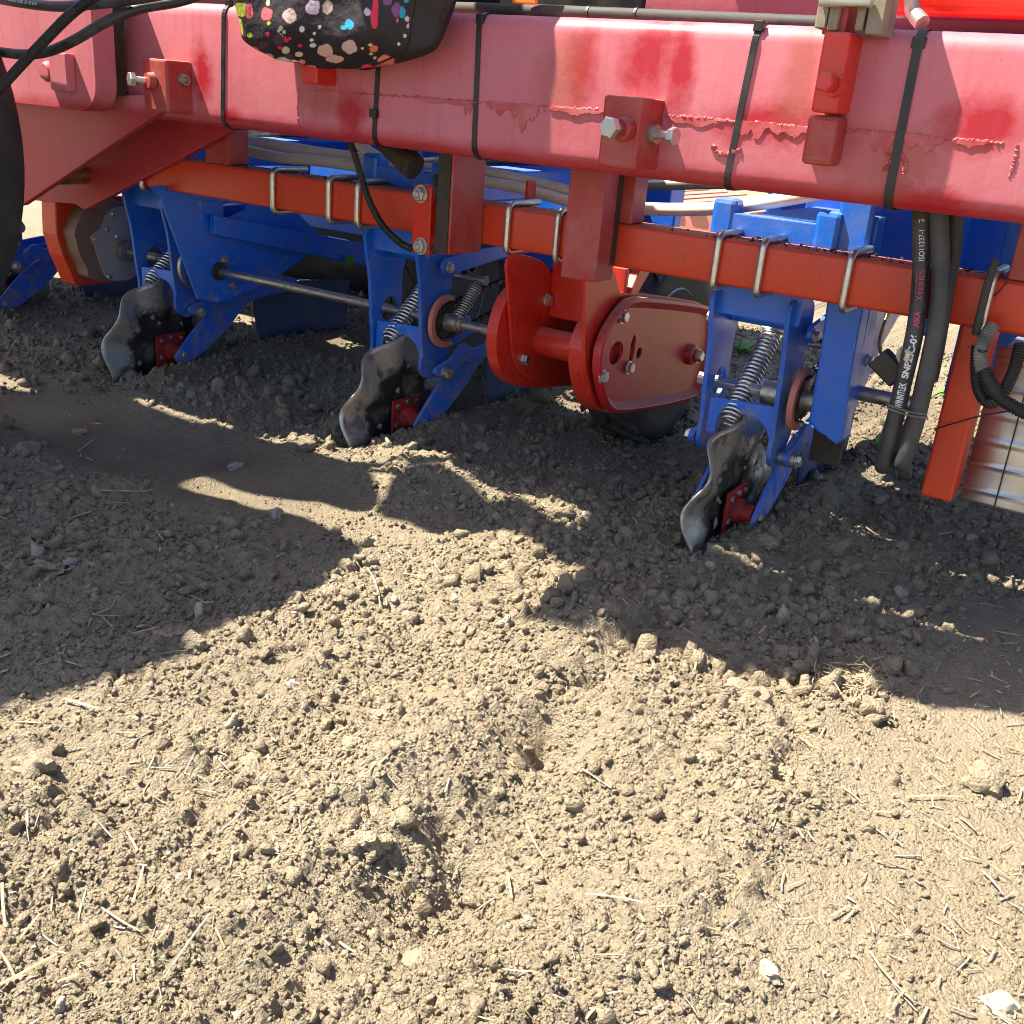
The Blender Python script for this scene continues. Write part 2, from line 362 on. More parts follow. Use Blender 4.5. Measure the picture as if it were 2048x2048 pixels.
def weld(pts, name='weld_bead', w_=0.0021, drips=(), seed=0):
    """rough bead laid along the front of the beam, with drips that ran down"""
    rr = random.Random(seed); b = MB()
    Q = smoothpath([AY(*p_, YB+0.0008) for p_ in pts], 30); P = []; R = []
    for q in Q:
        P.append(q+Vector((0, rr.uniform(-0.0006, 0.0006), rr.uniform(-0.0013, 0.0013)))); R.append(w_*rr.uniform(0.5, 1.15))
    b.tube(P, R, 7)
    for iz, (px, py, ln, wd) in enumerate(drips):          # paint that sagged below the seam in a thin ragged curtain
        c = AY(px, py, YB); n = max(6, int(wd/0.0022)); top = []; bot = []; ph = rr.uniform(0, 9)
        for i in range(n+1):
            t = i/n; x = c.x+wd*t; env = math.sin(math.pi*min(1, t*1.02+0.03))**0.6
            L = ln*env*(0.30+0.45*abs(math.sin(t*7+ph))**2+0.25*rr.random())
            top.append((x, c.z-0.055*wd*t*0+0.0012)); bot.append((x+rr.uniform(-.0006, .0006), c.z-L))
        b.prism([top+bot[::-1]], 1, YB-0.0012-0.0003*iz, YB+0.002+0.0003*iz)
    return b.build(name, M['weld'], beam, smooth=False, bevel=0.0006)
weld([(612, 180), (700, 186), (800, 192), (900, 199), (1000, 207), (1100, 214), (1197, 219)], drips=[(926, 204, 0.022, 0.02), (975, 204, 0.02, 0.05), (1025, 208, 0.045, 0.045), (1060, 211, 0.03, 0.016), (1100, 215, 0.009, 0.09), (830, 195, 0.007, 0.12)], seed=1)
weld([(1332, 232), (1420, 238), (1500, 245), (1560, 250), (1622, 258)], w_=0.0027, drips=[(1340, 234, 0.012, 0.08), (1475, 242, 0.026, 0.05), (1540, 250, 0.016, 0.06)], seed=2)
weld([(1690, 262), (1740, 262), (1800, 268), (1880, 276), (1950, 282), (2006, 287)], w_=0.0027, drips=[(1740, 264, 0.03, 0.035), (1810, 270, 0.022, 0.05), (1905, 280, 0.008, 0.04)], seed=3)
weld([(2035, 290), (2030, 320), (2020, 350)], w_=0.0027, seed=4)
weld([(1775, 305), (1782, 325), (1770, 338)], w_=0.0034, seed=5); weld([(1802, 308), (1812, 325), (1808, 345)], w_=0.0034, seed=6)
weld([(1425, 290), (1445, 308), (1480, 300)], w_=0.004, seed=8)
weld([(600, 178), (596, 215), (598, 250)], w_=0.003, seed=7)

def clamp_block(px_l, px_r, py_t, py_b, Yf, Yback, px_t=None):
    a = AY(px_l, py_t, Yf); b_ = AY(px_r, py_t, Yf); c_ = AY((px_l+px_r)/2, py_b, Yf)
    return a.x, b_.x, a.z, c_.z
# left block, with one bolt and one welded nut
x0, x1, z1, z0 = clamp_block(283, 332, 115, 222, 1.295, YB)
cb = box('clamp_block', x0, x1, 1.295, YB+0.01, z0, z1, M['red_dusty'], beam, 0.004)
p_ = AY(300, 163, 1.295); bolt('bolt', p_, (-0.35, -1, 0.05), 0.0125, M['zinc'], cb, washer=False, shank=0.028)
MB().lathe([(0.015, 0), (0.013, 0.012)], AY(306, 162, 1.295), (-0.2, -1, 0), 10).build('nut', M['red_dusty'], cb, smooth=True)
MB().lathe([(0.012, 0), (0.0085, 0.010), (0.006, 0.010), (0.006, 0.002)], AX(366, 160, x1), (1, -0.15, 0), 12).build('nut', M['steel'], cb, smooth=True)
# middle block
x0, x1, z1, z0 = clamp_block(1208, 1288, 189, 338, 1.285, YB)
cb = box('clamp_block', x0, x1, 1.285, YB+0.01, z0, z1, M['red_dusty'], beam, 0.004)
p_ = AY(1250, 258, 1.285); bolt('bolt', p_, (-0.22, -1, 0.02), 0.0142, M['zinc'], cb, washer=False, shank=0.026)
MB().lathe([(0.0165, 0), (0.0155, 0.010), (0.012, 0.013)], p_, (-0.1, -1, 0), 10).build('nut', M['red_dusty'], cb, smooth=True)
p_ = AX(1302, 268, x1); bolt('bolt', p_, (1, -0.25, 0), 0.0118, M['zinc'], cb, washer=False, shank=0.034)
MB().lathe([(0.0135, 0), (0.0125, 0.011)], p_, (1, -0.1, 0), 8).build('nut', M['steel'], cb, smooth=True)
# small block under the bag
x0, x1, z1, z0 = clamp_block(602, 634, 120, 168, 1.305, YB)
cb = box('clamp_block', x0, x1, 1.305, YB+0.01, z0, z1, M['red'], beam, 0.003)
# right hand block with painted bolt and lower stub
x0, x1, z1, z0 = clamp_block(1648, 1704, 62, 228, 1.30, YB)
cb = box('clamp_block', x0, x1, 1.30, YB+0.01, z0, z1+0.0, M['red'], beam, 0.004)
p_ = AY(1672, 172, 1.30); bolt('bolt', p_, (-0.2, -1, 0.1), 0.0115, M['red'], cb, washer=False, shank=0.018, head=0.012)
MB().lathe([(0.0135, 0), (0.0125, 0.012)], p_, (-0.1, -1, 0), 8).build('nut', M['red'], cb, smooth=True)
x0, x1, z1, z0 = clamp_block(1616, 1680, 228, 332, 1.312, YB)
box('clamp_stub', x0, x1, 1.312, YB+0.01, z0, z1, M['red_dusty'], beam, 0.006)

# lever bracket standing on the block: two mud coloured cheeks with a cross pin
x0, x1, z1, z0 = clamp_block(1652, 1700, 0, 62, 1.315, YB)
lug = thing('lever_bracket', 'grey brown double cheek bracket with pale pin above the red block', 'bracket', (x0, 1.32, z0))
MB().box(x0, x1, 1.318, 1.36, z0-0.004, H+0.21).build('upright', M['red_dusty'], lug, bevel=0.002)
for a, b_, yb in ((1628, 1650, 56), (1652, 1672, 60), (1708, 1724, 60), (1728, 1762, 68)):
    A = AY(a, yb, 1.31); B_ = AY(b_, yb, 1.31)
    MB().box(A.x, B_.x, 1.31, 1.36, A.z, H+0.215).build('cheek', M['mudplate'], lug, bevel=0.0015)
pp = AY(1692, 3, 1.303); MB().lathe([(0.0065, -0.03), (0.0065, 0.03)], pp, (1, 0, 0), 16).build('cross_pin', M['zinc'], lug, smooth=True)

# posts that carry the toolbar
ZT, ZBm = H-0.167, H-0.235                       # toolbar top and bottom
q0 = AY(880, 330, 1.405); q1 = AY(908, 330, 1.405)
po = box('post', q0.x, q1.x, 1.405, 1.497, ZBm-0.012, BB+0.01, M['red_dusty'], beam, 0.002)
MB().box(q0.x-0.001, q1.x-0.004, 1.4025, 1.4045, ZBm-0.01, BB).build('dirt_crust', M['grime'], po)
q0 = AY(1140, 350, 1.44); q1 = AY(1213, 350, 1.44)
po = box('post', q0.x, q1.x, 1.44, 1.497, ZBm-0.02, BB+0.01, M['red_dusty'], beam, 0.002)
q2 = AY(1250, 350, 1.50)
MB().box(q1.x+0.001, q2.x-0.012, 1.482, 1.497, ZBm+0.004, BB+0.01).build('dirt_crust', M['grime'], po)
box('post', q2.x-0.01, q2.x+0.02, 1.50, 1.545, ZT+0.001, BB+0.01, M['red_dusty'], beam, 0.002)
q0 = AY(408, 280, 1.50); q1 = AY(455, 280, 1.50)
box('post', q0.x, q1.x, 1.502, 1.555, ZT+0.001, BB+0.01, M['red_dusty'], beam, 0.002)
q0 = AY(2030, 500, 1.505); box('post', q0.x, q0.x+0.06, 1.502, 1.555, ZT+0.001, BB+0.01, M['red_dusty'], beam, 0.002)

# hitch cheeks on the left end
cheek = [(28, 195), (150, 214), (400, 40), (408, 246), (310, 224), (45, 410)]
f_ = plateY('hitch_plate', [(-60, 190), (185, 190), (330, 190), (318, 226), (45, 410), (-60, 430)], YB-0.016, 0.0155, M['beam'], beam, bevel=0.002)
L = [(AY(*q, YB-0.016).x, AY(*q, YB-0.016).z) for q in [(-60, 190), (330, 190), (450, 256), (318, 226), (45, 410), (-60, 430)]]
rp = [(320, 190), (470, 200), (458, 264), (168, 420), (150, 408), (60, 400), (60, 200)]
plateY('hitch_plate', rp, YB+BD-0.02, 0.018, M['beam'], beam, bevel=0.002)
a = AY(60, 352, YB); b_ = Vector((a.x, YB+BD-0.02, a.z))
MB().lathe([(0.019, 0.0), (0.019, BD-0.02)], (a.x, YB, a.z), (0, 1, 0), 24).build('pin', M['brass'], beam, smooth=True)

# upper left bracket: thick rounded plate with a welded square nut
ulx = AY(187, 100, 1.255).x; ulz = AY(100, 214, 1.255).z
ub = thing('drawbar_bracket', 'thick pink red plate with rounded corner in the upper left', 'bracket', (ulx-0.2, 1.26, ulz))
lp = [(ulx-0.6, H+0.20), (ulx, H+0.20)]
r_ = 0.05
for k in range(9):
    a_ = math.radians(-90*k/8); lp.append((ulx-r_+r_*math.cos(a_), ulz+r_+r_*math.sin(a_)))
lp.append((ulx-0.6, ulz))
MB().prism([lp], 1, 1.255, 1.30).build('plate', M['beam'], ub, bevel=0.003)
MB().box(ulx-0.5, ulx-0.02, 1.30, 1.333, ulz+0.03, H+0.19).build('spacer', M['grime'], ub)
c0 = AY(122, 148, 1.24); MB().box(c0.x-0.028, c0.x+0.022, 1.236, 1.2548, c0.z-0.028, c0.z+0.035).build('square_nut', M['beam'], ub, bevel=0.002)
c0 = AY(92, 143, 1.24); MB().lathe([(0.018, 0), (0.018, 0.014), (0.014, 0.02)], (c0.x, 1.2545, c0.z), (0, -1, 0), 8).build('bolt', M['beam'], ub, smooth=True)
# mud smear stuck on the beam beside it
plateY('mud_smear', [(182, 12), (252, 10), (250, 60), (232, 100), (212, 132), (204, 110), (190, 60)], YB-0.004, 0.0035, M['mudplate'], beam, bevel=0.001)

# unseen panels added above the beam, outlined to cast the shadows on the soil
def shade_panel(px, h, th=0.06, holes=(), ymax=1.455):
    k = h/math.tan(SUN_EL)/_n; o_ = Vector((SUN_H[0]*k, SUN_H[1]*k, 0))
    L = [[(q.x+o_.x, min(q.y, ymax)+o_.y) for q in (AZ(*p_) for p_ in lp)] for lp in [px, *holes]]
    L[0] = chaikin(L[0], 2)
    return MB().prism(L, 2, h, h+th).build('shade_panel', M['blue'], beam, bevel=0.004)
shade_panel([(733, 1013), (812, 1031), (870, 1064), (968, 1053), (1062, 1085), (1102, 1125), (1185, 1158), (1175, 1216), (1200, 1245), (1272, 1296), (1316, 1288), (1400, 1321), (1536, 1342), (1623, 1342), (1674, 1317), (1728, 1324), (1754, 1385), (1891, 1396), (2200, 1440), (2300, 1300), (1990, 1230), (1750, 1180), (1560, 1120), (1385, 1096), (1229, 1042), (1171, 1074), (1145, 1090), (1091, 1064), (1051, 1042), (1008, 1008), (953, 1012), (917, 982), (841, 940), (800, 950)], 1.3)
shade_panel([(-200, 1480), (0, 1415), (163, 1372), (232, 1357), (348, 1317), (384, 1259), (518, 1212), (580, 1168), (632, 1146), (668, 1124), (686, 1100), (678, 1074), (645, 1050), (598, 1026), (543, 1000), (500, 1002), (453, 984), (362, 954), (217, 962), (-300, 910)], 1.3)
def ell(cx, cy, rx, ry, n=14): return [(cx+rx*math.cos(2*math.pi*k/n)*(1+.2*math.sin(k*2.3)), cy+ry*math.sin(2*math.pi*k/n)) for k in range(n)]
shade_panel([(-300, 885), (215, 935), (333, 930), (427, 940), (504, 966), (616, 974), (690, 1004), (720, 988), (770, 920), (810, 900), (760, 850), (560, 830), (400, 800), (200, 770), (-100, 760)], 1.3, ymax=1.35, holes=[ell(145, 850, 75, 36)])  # the hole leaves one patch of soil in the sun
for ya, yb in ((1.42, 1.84), (1.92, 2.28), (2.40, 3.1)): MB().box(-3.6, -1.16, ya, yb, H+0.22, H+0.26).build('shade_panel', M['blue'], beam, bevel=0.004)  # added boards that shade the rear, gaps let streaks of sun through
MB().box(-3.6, -2.36, 1.08, 1.418, H+0.22, H+0.26).build('shade_panel', M['blue'], beam, bevel=0.004)  # added out of view to shade the soil at the far left
MB().box(-0.70, 0.5, 1.55, 2.05, H+0.22, H+0.26).build('shade_panel', M['blue'], beam, bevel=0.004)  # added out of view to shade the soil at the right
for x in (-3.0, -2.6, -1.3, 0.4): MB().box(x-0.03, x+0.03, 1.40, 1.46, BT-0.002, H+0.7).build('shade_mast', M['red_dusty'], beam, bevel=0.003)  # added uprights that only hold up the shade panels
for x in (-2.6, -1.3): MB().box(x-0.03, x+0.03, 0.75, 1.46, 1.361, 1.42).build('shade_boom', M['red_dusty'], beam, bevel=0.003)  # added arms that only carry the shade panels

# ================================================================== TOOLBAR
tb = thing('tool_bar', 'square orange red toolbar hung below the faded red beam', 'bar', (-1.0, 1.53, ZBm))
YT = 1.50
extrude_x(rrect(YT, YT+0.07, ZBm, ZT, 0.006, 3), [-3.6, -2, -1, 0, 1.2], 'bar_tube', M['orange'], tb, smooth=True)
def ubolt(px, pt, pb, lean=0.012, arm=0.10):
    a = AY(px, pt, YT-0.006); x = a.x; zt, zb = ZT+0.006, ZBm-0.006; Y0, Y1 = YT-0.006, YT+0.075
    c = 0.012; P = [(x, Y1+0.012, zt)]
    for k in range(6):
        g = math.radians(90*k/5); P.append((x, Y0+c-c*math.sin(g), zt-c+c*math.cos(g)))
    for k in range(6):
        g = math.radians(90*k/5); P.append((x, Y0+c-c*math.cos(g), zb+c-c*math.sin(g)))
    P.append((x, Y1, zb))
    return MB().tube(P, 0.0056, 12).build('u_bolt', M['zinc'], tb, smooth=True)
for px, pt, pb in ((282, 330, 400), (545, 340, 437), (658, 355, 458), (716, 365, 470), (1018, 412, 512), (1118, 426, 530), (1432, 520, 580), (1521, 530, 595), (1694, 560, 625), (1975, 600, 665)):
    ubolt(px, pt, pb)

# fresh red strap with two nuts
q0 = AY(824, 440, 1.468); q1 = AY(861, 440, 1.468)
st = thing('strap_bracket', 'bright red upright strap with two zinc nuts on the toolbar', 'bracket', (q0.x, 1.47, ZBm-0.03))
zt = AY(842, 370, 1.468).z; zb = AY(842, 508, 1.468).z
MB().box(q0.x, q1.x, 1.468, 1.4985, zb, zt).build('strap', M['fresh'], st, bevel=0.003)
for py in (388, 492):
    bolt('nut', AY(843, py, 1.468), (-0.08, -1, 0), 0.0125, M['zinc'], st, stud=0.006, head=0.009)

# dirt lying on the toolbar (loose crumbs nobody could count)
b = MB()
for i in range(520):
    x = random.choice((random.uniform(-0.62, -0.2), random.uniform(-0.62, -0.1), random.uniform(-1.75, -1.3), random.uniform(-2.2, -0.1)))
    y = YT+random.uniform(0.002, 0.066); s_ = random.uniform(0.001, 0.004)
    c = Vector((x, y, ZT+s_*0.3)); v = [c+Vector((random.gauss(0, 1), random.gauss(0, 1), random.gauss(0, .6))).normalized()*s_ for _ in range(4)]
    b.add(v, [(0, 1, 2), (0, 2, 3), (0, 3, 1), (1, 3, 2)])
o = b.build('dirt_crumbs', M['grime'], tb); o['kind'] = 'stuff'

# ================================================================== ROW UNITS
XB = -1.273                                       # middle of the unit that is traced here
UY = 1.605; UZ = H-0.622                          # disc hub
def arc(cy, cz, r, a0, a1, n=24): return [(cy+r*math.cos(math.radians(a0+(a1-a0)*k/n)), cz+r*math.sin(math.radians(a0+(a1-a0)*k/n))) for k in range(n+1)]
def circ(cy, cz, r, n=20): return [(cy+r*math.cos(2*math.pi*k/n), cz+r*math.sin(2*math.pi*k/n)) for k in range(n)]
def yz(px, X): return [(AX(*q, X).y, AX(*q, X).z) for q in px]
def wavy_disc(Xc, R=0.172, waves=8):
    nr, na = 14, 126; v = []; f = []
    for i in range(nr+1):
        r = 0.02+(R-0.02)*i/nr; amp = 0.0135*max(0, (r-0.055)/(R-0.055))**1.0
        for k in range(na):
            g = 2*math.pi*k/na; rr = r*(1+0.010*math.cos(waves*g+0.6)*(i/nr)**3)
            v.append((Xc+amp*math.sin(waves*g), UY+rr*math.cos(g), UZ+rr*math.sin(g)))
    for i in range(nr):
        for k in range(na):
            k2 = (k+1) % na; f.append((i*na+k, i*na+k2, (i+1)*na+k2, (i+1)*na+k))
    return v, f
PLATE = yz([(830, 470), (834, 531), (839, 567), (840, 666), (842, 705), (838, 738), (844, 752), (856, 759), (869, 752), (884, 728), (897, 700), (900, 560), (908, 540), (908, 470)], XB+0.0625); PLATE = chaikin(PLATE)
HOLE = AX(777, 617, XB-0.0625)                    # shaft bore
SHY, SHZ = HOLE.y, HOLE.z
PIV = AX(885, 745, XB+0.083)
LINK = yz([(868, 742), (874, 733), (906, 713), (922, 682), (945, 699), (992, 677), (1060, 650), (1060, 680), (990, 705), (937, 728), (925, 721), (906, 747), (886, 757), (872, 753)], XB+0.083); LINK = chaikin(LINK, 1)
TOPL = yz([(884, 527), (888, 518), (937, 502), (1007, 490), (1060, 478), (1060, 500), (1010, 514), (900, 549), (888, 547), (883, 537)], XB+0.083)
TOPB = AX(895, 534, XB+0.083)
XA = -1.99
ARM = yz([(352, 708), (392, 652), (435, 607), (474, 586), (560, 560), (565, 580), (512, 599), (490, 607), (450, 663), (379, 726), (368, 731), (356, 727), (350, 717)], XA+0.055); ARM = chaikin(ARM)
SHIELD = yz([(507, 600), (514, 652), (527, 697), (545, 713), (612, 700), (690, 690), (700, 560), (600, 560)], XA+0.04)
XC = -0.552
WEB = [(q.x-XC, q.z) for q in (AY(*p_, 1.583) for p_ in [(1421, 793), (1554, 816), (1549, 885), (1537, 878), (1531, 856), (1515, 838), (1482, 825), (1452, 823), (1437, 832), (1431, 852), (1430, 868), (1410, 862)])]
def row_unit(Xc, label, spring_out=True, chain=True, detail=True):
    u = thing('row_unit', label, 'planter unit', (Xc, UY, 0.0), 'planter row units along the toolbar')
    bl = M['blue']
    for dx, hole in ((-0.0625, True), (0.0625, False)):
        lp = [PLATE] + ([circ(SHY, SHZ, 0.026)] if hole else [])
        MB().prism(lp, 0, Xc+dx-0.004, Xc+dx+0.004).build('side_plate', M['blue_pale'] if dx > 0 else bl, u, bevel=0.0015)
    MB().prism([[(q[0]+Xc, q[1]) for q in WEB]], 1, 1.583, 1.590).build('cross_web', bl, u, bevel=0.0012)
    MB().box(Xc-0.075, Xc+0.075, 1.573, 1.581, ZBm-0.055, ZBm+0.03).build('mount_plate', bl, u, bevel=0.0015)
    MB().box(Xc-0.085, Xc+0.10, 1.576, 1.60, ZT-0.04, ZT+0.032).build('clamp_plate', bl, u, bevel=0.002)
    for dx in (-0.075, 0.09): MB().box(Xc+dx-0.02, Xc+dx+0.02, 1.574, 1.612, ZT-0.02, ZT+0.052).build('clamp_ear', bl, u, bevel=0.008)
    c = AX(1464, 627, XC-0.06); MB().lathe([(0.0105, -0.058), (0.0105, 0.058)], (Xc, c.y, c.z), (1, 0, 0), 18).build('cross_tube', bl, u, smooth=True)
    d = make('wavy_disc', *wavy_disc(Xc), M['disc'], u, smooth=True)
    sm = d.modifiers.new('solid', 'SOLIDIFY'); sm.thickness = 0.0035; sm.offset = 0
    dd = MB(); n = 22
    for k in range(22):      # soil stuck on the disc face
        g = random.uniform(0, 2*math.pi); r = random.uniform(0.03, 0.14); s_ = random.uniform(0.003, 0.011)
        q = Vector((Xc+0.007, UY+r*math.cos(g), UZ+r*math.sin(g)))
        dd.add([q+Vector((random.uniform(0.0, .004), math.cos(t)*s_*random.uniform(.6, 1.2), math.sin(t)*s_*random.uniform(.6, 1.2))) for t in np.linspace(0, 2*math.pi, 7)[:-1]]+[q+Vector((0.006, 0, 0))], [(i, (i+1) % 6, 6) for i in range(6)])
    o = dd.build('caked_soil', M['mudplate'], d); o['kind'] = 'stuff'
    hp = MB().box(Xc+0.010, Xc+0.016, UY-0.043, UY+0.043, UZ-0.04, UZ+0.043).build('hub_plate', M['red_muddy'], u, bevel=0.002)
    for ay, az in ((-0.03, 0.03), (0.03, 0.03), (0.0, 0.034), (-0.032, -0.01)):
        bolt('bolt', (Xc+0.016, UY+ay, UZ+az), (1, 0, 0), 0.006, M['steel'], hp, washer=False)
    MB().lathe([(0.024, 0), (0.022, 0.01), (0.017, 0.014), (0.017, 0.034)], (Xc+0.015, UY, UZ), (1, 0, 0), 20).build('hub', M['red_muddy'], u, smooth=True)
    for s_ in (-1, 1):
        a_ = MB().prism([ARM], 0, Xc+s_*0.055-0.0035, Xc+s_*0.055+0.0035).build('disc_arm', bl, u, bevel=0.0012)
        bolt('bolt', (Xc+s_*0.0588, UY, UZ), (s_, 0, 0), 0.0075, M['zinc'], a_, washer=False)
        MB().lathe([(0.0135, 0), (0.0135, 0.028)], (Xc+s_*0.0668, PIV.y, PIV.z), (s_, 0, 0), 18).build('pivot_bush', bl if s_ < 0 else M['steel'], u, smooth=True)
        k_ = MB().prism([LINK], 0, Xc+s_*0.083-0.004, Xc+s_*0.083+0.004).build('lower_link', bl, u, bevel=0.0012)
        bolt('bolt', (Xc+s_*0.0955, PIV.y, PIV.z), (s_, 0, 0), 0.0095, M['zinc'], k_)
        if detail:
            k_ = MB().prism([TOPL], 0, Xc+s_*0.083-0.004, Xc+s_*0.083+0.004).build('upper_link', bl, u, bevel=0.0012)
            bolt('bolt', (Xc+s_*0.0872, TOPB.y, TOPB.z), (s_, 0, 0), 0.009, M['zinc'], k_)
    # springs
    a = AX(1545, 668, XC-0.012); e = AX(1455, 845, XC-0.012)
    spring('spring', (Xc-0.012, a.y, a.z), (Xc-0.012, e.y, e.z), 0.0160, 0.0027, 24, M['zinc'], u)
    MB().lathe([(0.006, -0.03), (0.006, 0.06)], (Xc, a.y, a.z+0.008), (1, 0, 0), 12).build('spring_pin', M['zinc'], u, smooth=True)
    if spring_out:
        a = AX(952, 568, XB+0.10); e = AX(905, 645, XB+0.10)
        spring('spring', (Xc+0.105, a.y, a.z), (Xc+0.105, e.y, e.z), 0.0115, 0.002, 17, M['steel'], u)
        MB().lathe([(0.0075, -0.055), (0.0075, 0.012), (0.0095, 0.012), (0.0095, 0.02)], (Xc+0.105, a.y, a.z+0.01), (1, 0, 0), 14).build('spring_pin', M['steel'], u, smooth=True)
    # sprocket behind its guard ring
    SY, SZ = SHY, SHZ
    lp = arc(SY, SZ, 0.052, 70, 290)+arc(SY, SZ, 0.040, 290, 70)
    gd = MB().prism([lp], 0, Xc+0.078, Xc+0.088).build('sprocket_guard', M['pinkslat'] if chain else M['steel'], u, bevel=0.001)
    for g in (76, 284): bolt('bolt', (Xc+0.088, SY+0.046*math.cos(math.radians(g)), SZ+0.046*math.sin(math.radians(g))), (1, 0, 0), 0.006, M['steel'], gd, washer=False)
    teeth = []
    for k in range(36): teeth.append((SY+(0.036 if k % 2 else 0.031)*math.cos(2*math.pi*k/36), SZ+(0.036 if k % 2 else 0.031)*math.sin(2*math.pi*k/36)))
    MB().prism([teeth], 0, Xc+0.081, Xc+0.086).build('sprocket', M['chain'], u)
    MB().lathe([(0.017, 0), (0.017, 0.03), (0.014, 0.032), (0.014, 0.04)], (Xc+0.0868, SY, SZ), (1, 0, 0), 20).build('shaft_collar', M['steel'], u, smooth=True)
    if chain:
        for z0, z1, s0 in ((SZ+0.033, SZ+0.085, 1), (SZ-0.033, SZ+0.035, -1)):
            b = MB(); P0 = Vector((Xc+0.0835, SY+0.008, z0)); P1 = Vector((Xc+0.0835, SY+0.34, z1)); n = 27
            for k in range(n):
                q = P0.lerp(P1, (k+.5)/n); dv = (P1-P0).normalized()*0.0065; nn = Vector((0, -dv.z, dv.y)).normalized()
                for sx in (-0.0045, 0.0045):
                    w_ = sx*(1.0 if k % 2 else 0.7)
                    b.add([q+Vector((w_+e, 0, 0))+dv*a_+nn*c_ for e in (-.0008, .0008) for a_, c_ in ((-1, .003), (-.6, .0045), (0, .0034), (.6, .0045), (1, .003), (1, -.003), (.6, -.0045), (0, -.0034), (-.6, -.0045), (-1, -.003))], [tuple(range(10)), tuple(range(19, 9, -1))]+[(i, (i+1) % 10, 10+(i+1) % 10, 10+i) for i in range(10)])
                b.tube([q-dv*.7+Vector((-.005, 0, 0)), q-dv*.7+Vector((.005, 0, 0))], 0.0027, 6)
            b.build('drive_chain', M['chain'], u)
    br = AX(1645, 662, XC+0.075); MB().lathe([(0.02, 0), (0.02, 0.016), (0.011, 0.016), (0.011, 0.010)], (Xc+0.067, br.y, br.z), (1, 0, 0), 20).build('bearing', M['plastic'], u, smooth=True)
    MB().prism([SHIELD], 0, Xc+0.035, Xc+0.040).build('furrow_shield', M['blue_shield'], u, bevel=0.001)
    MB().box(Xc-0.05, Xc+0.05, 1.66, 2.45, ZT-0.03, ZT+0.03).build('rear_arm', bl, u, bevel=0.004)
    return u
M['red_muddy'] = plain('muddy_red_paint', (0.42, 0.015, 0.012), 0.5, 1.0, 38, (0.035, 0.027, 0.02))
M['blue_shield'] = plain('scuffed_dark_blue_steel', (0.02, 0.05, 0.15), 0.4, 0.8, 9, (0.13, 0.13, 0.13))
row_unit(XC, 'blue planter unit nearest the camera with thick coil spring and black wavy disc', spring_out=True, chain=True)
row_unit(XB, 'blue planter unit left of the red chain case with red wavy disc hub')
row_unit(XA, 'blue planter unit on the left beside the grey gearbox with dark wavy disc', spring_out=False, chain=False)
row_unit(XA-0.72, 'half hidden blue planter unit at the far left edge behind the rubber wheel', spring_out=False, chain=False, detail=False)

# shafts
def xshaft(name, label, x0, x1, y, z, r, mat, hexa=False):
    return tag(MB().lathe([(r, 0), (r, x1-x0)], (x0, y, z), (1, 0, 0), 6 if hexa else 16).build(name, mat, None, smooth=not hexa, bevel=0.0006 if hexa else 0), label, 'shaft')
xshaft('drive_shaft', 'dirty round steel shaft running between the two left blue units', XA+0.165, XB+0.09, SHY, SHZ, 0.0095, M['steel'])
xshaft('drive_shaft', 'dirty steel shaft stub entering the left red chain case plate', XB+0.12, -0.985, SHY, SHZ, 0.0095, M['steel'])
xshaft('drive_shaft', 'bright hexagonal steel shaft through the nearest blue unit', XC-0.094, XC+0.03, SHY-0.005, SHZ, 0.0115, M['zinc'], True)
xshaft('drive_shaft', 'rusty steel shaft between the grey gearbox and the left unit', -2.16, XA+0.09, SHY, SHZ, 0.0095, M['steel'])
tag(MB().lathe([(0.02, 0), (0.02, 0.03)], (XC+0.022, SHY-0.004, SHZ), (1, 0, 0), 20).build('shaft_bush', M['steel'], None, smooth=True), 'dull steel bush on the right end of the bright hexagonal shaft', 'bush')

# big blue side frame of the left unit
XF = XA+0.156
SF = [(300, 372), (322, 395), (352, 477), (397, 599), (429, 605), (442, 604), (545, 562), (617, 510), (700, 528), (800, 548), (800, 500), (640, 470), (600, 430), (560, 400), (420, 372)]
WIN = [(389, 399), (492, 409), (493, 419), (428, 452)]
sf = thing('side_frame', 'big blue side plate with cut out window carrying the left shaft bearing', 'frame plate', (XF, 1.7, 0.15))
plateX('plate', SF, XF, 0.008, M['blue'], sf, [WIN])
fb = AX(452, 546, XF)
MB().lathe([(0.021, 0), (0.019, 0.01)], (XF, SHY, SHZ), (1, 0, 0), 20).build('flange', M['grime'], sf, smooth=True)
for py in (520, 571):
    q = AX(448 if py < 540 else 464, py, XF); bolt('bolt', q, (1, 0, 0), 0.0085, M['steel'], sf)
MB().box(XF-0.09, XF-0.009, 1.60, 1.66, ZBm-0.20, ZBm).build('post', M['blue'], sf, bevel=0.003)
MB().prism([yz([(430, 430), (800, 500), (800, 545), (430, 470)], XF+0.02)], 0, XF+0.003, XF+0.02).build('rail', M['blue'], sf, bevel=0.002)

# blue box post beside the nearest unit
fx0, fx1 = AY(1640, 620, 1.6).x, AY(1720, 620, 1.6).x
fx1b = fx1
fp = thing('frame_post', 'tall blue box post right of the nearest planter unit', 'post', (fx0, 1.62, 0.15))
fl = [(AY(*q, 1.6).x, AY(*q, 1.6).z) for q in [(1636, 560), (1724, 560), (1716, 740), (1704, 898), (1690, 896), (1672, 888), (1664, 884), (1632, 876), (1640, 700)]]
fl = [(fx0, ZT+0.05), (fx1, ZT+0.05), (fx1+0.005, H-0.33), (fx1+0.014, H-0.455), (fx1+0.008, H-0.466), (fx1-0.01, H-0.460), (fx0+0.045, H-0.455), (fx0+0.032, H-0.452), (fx0+0.022, H-0.445), (fx0+0.015, H-0.44), (fx0+0.012, H-0.33)]
MB().prism([fl], 1, 1.60, 1.645).build('box', M['blue'], fp, bevel=0.004)
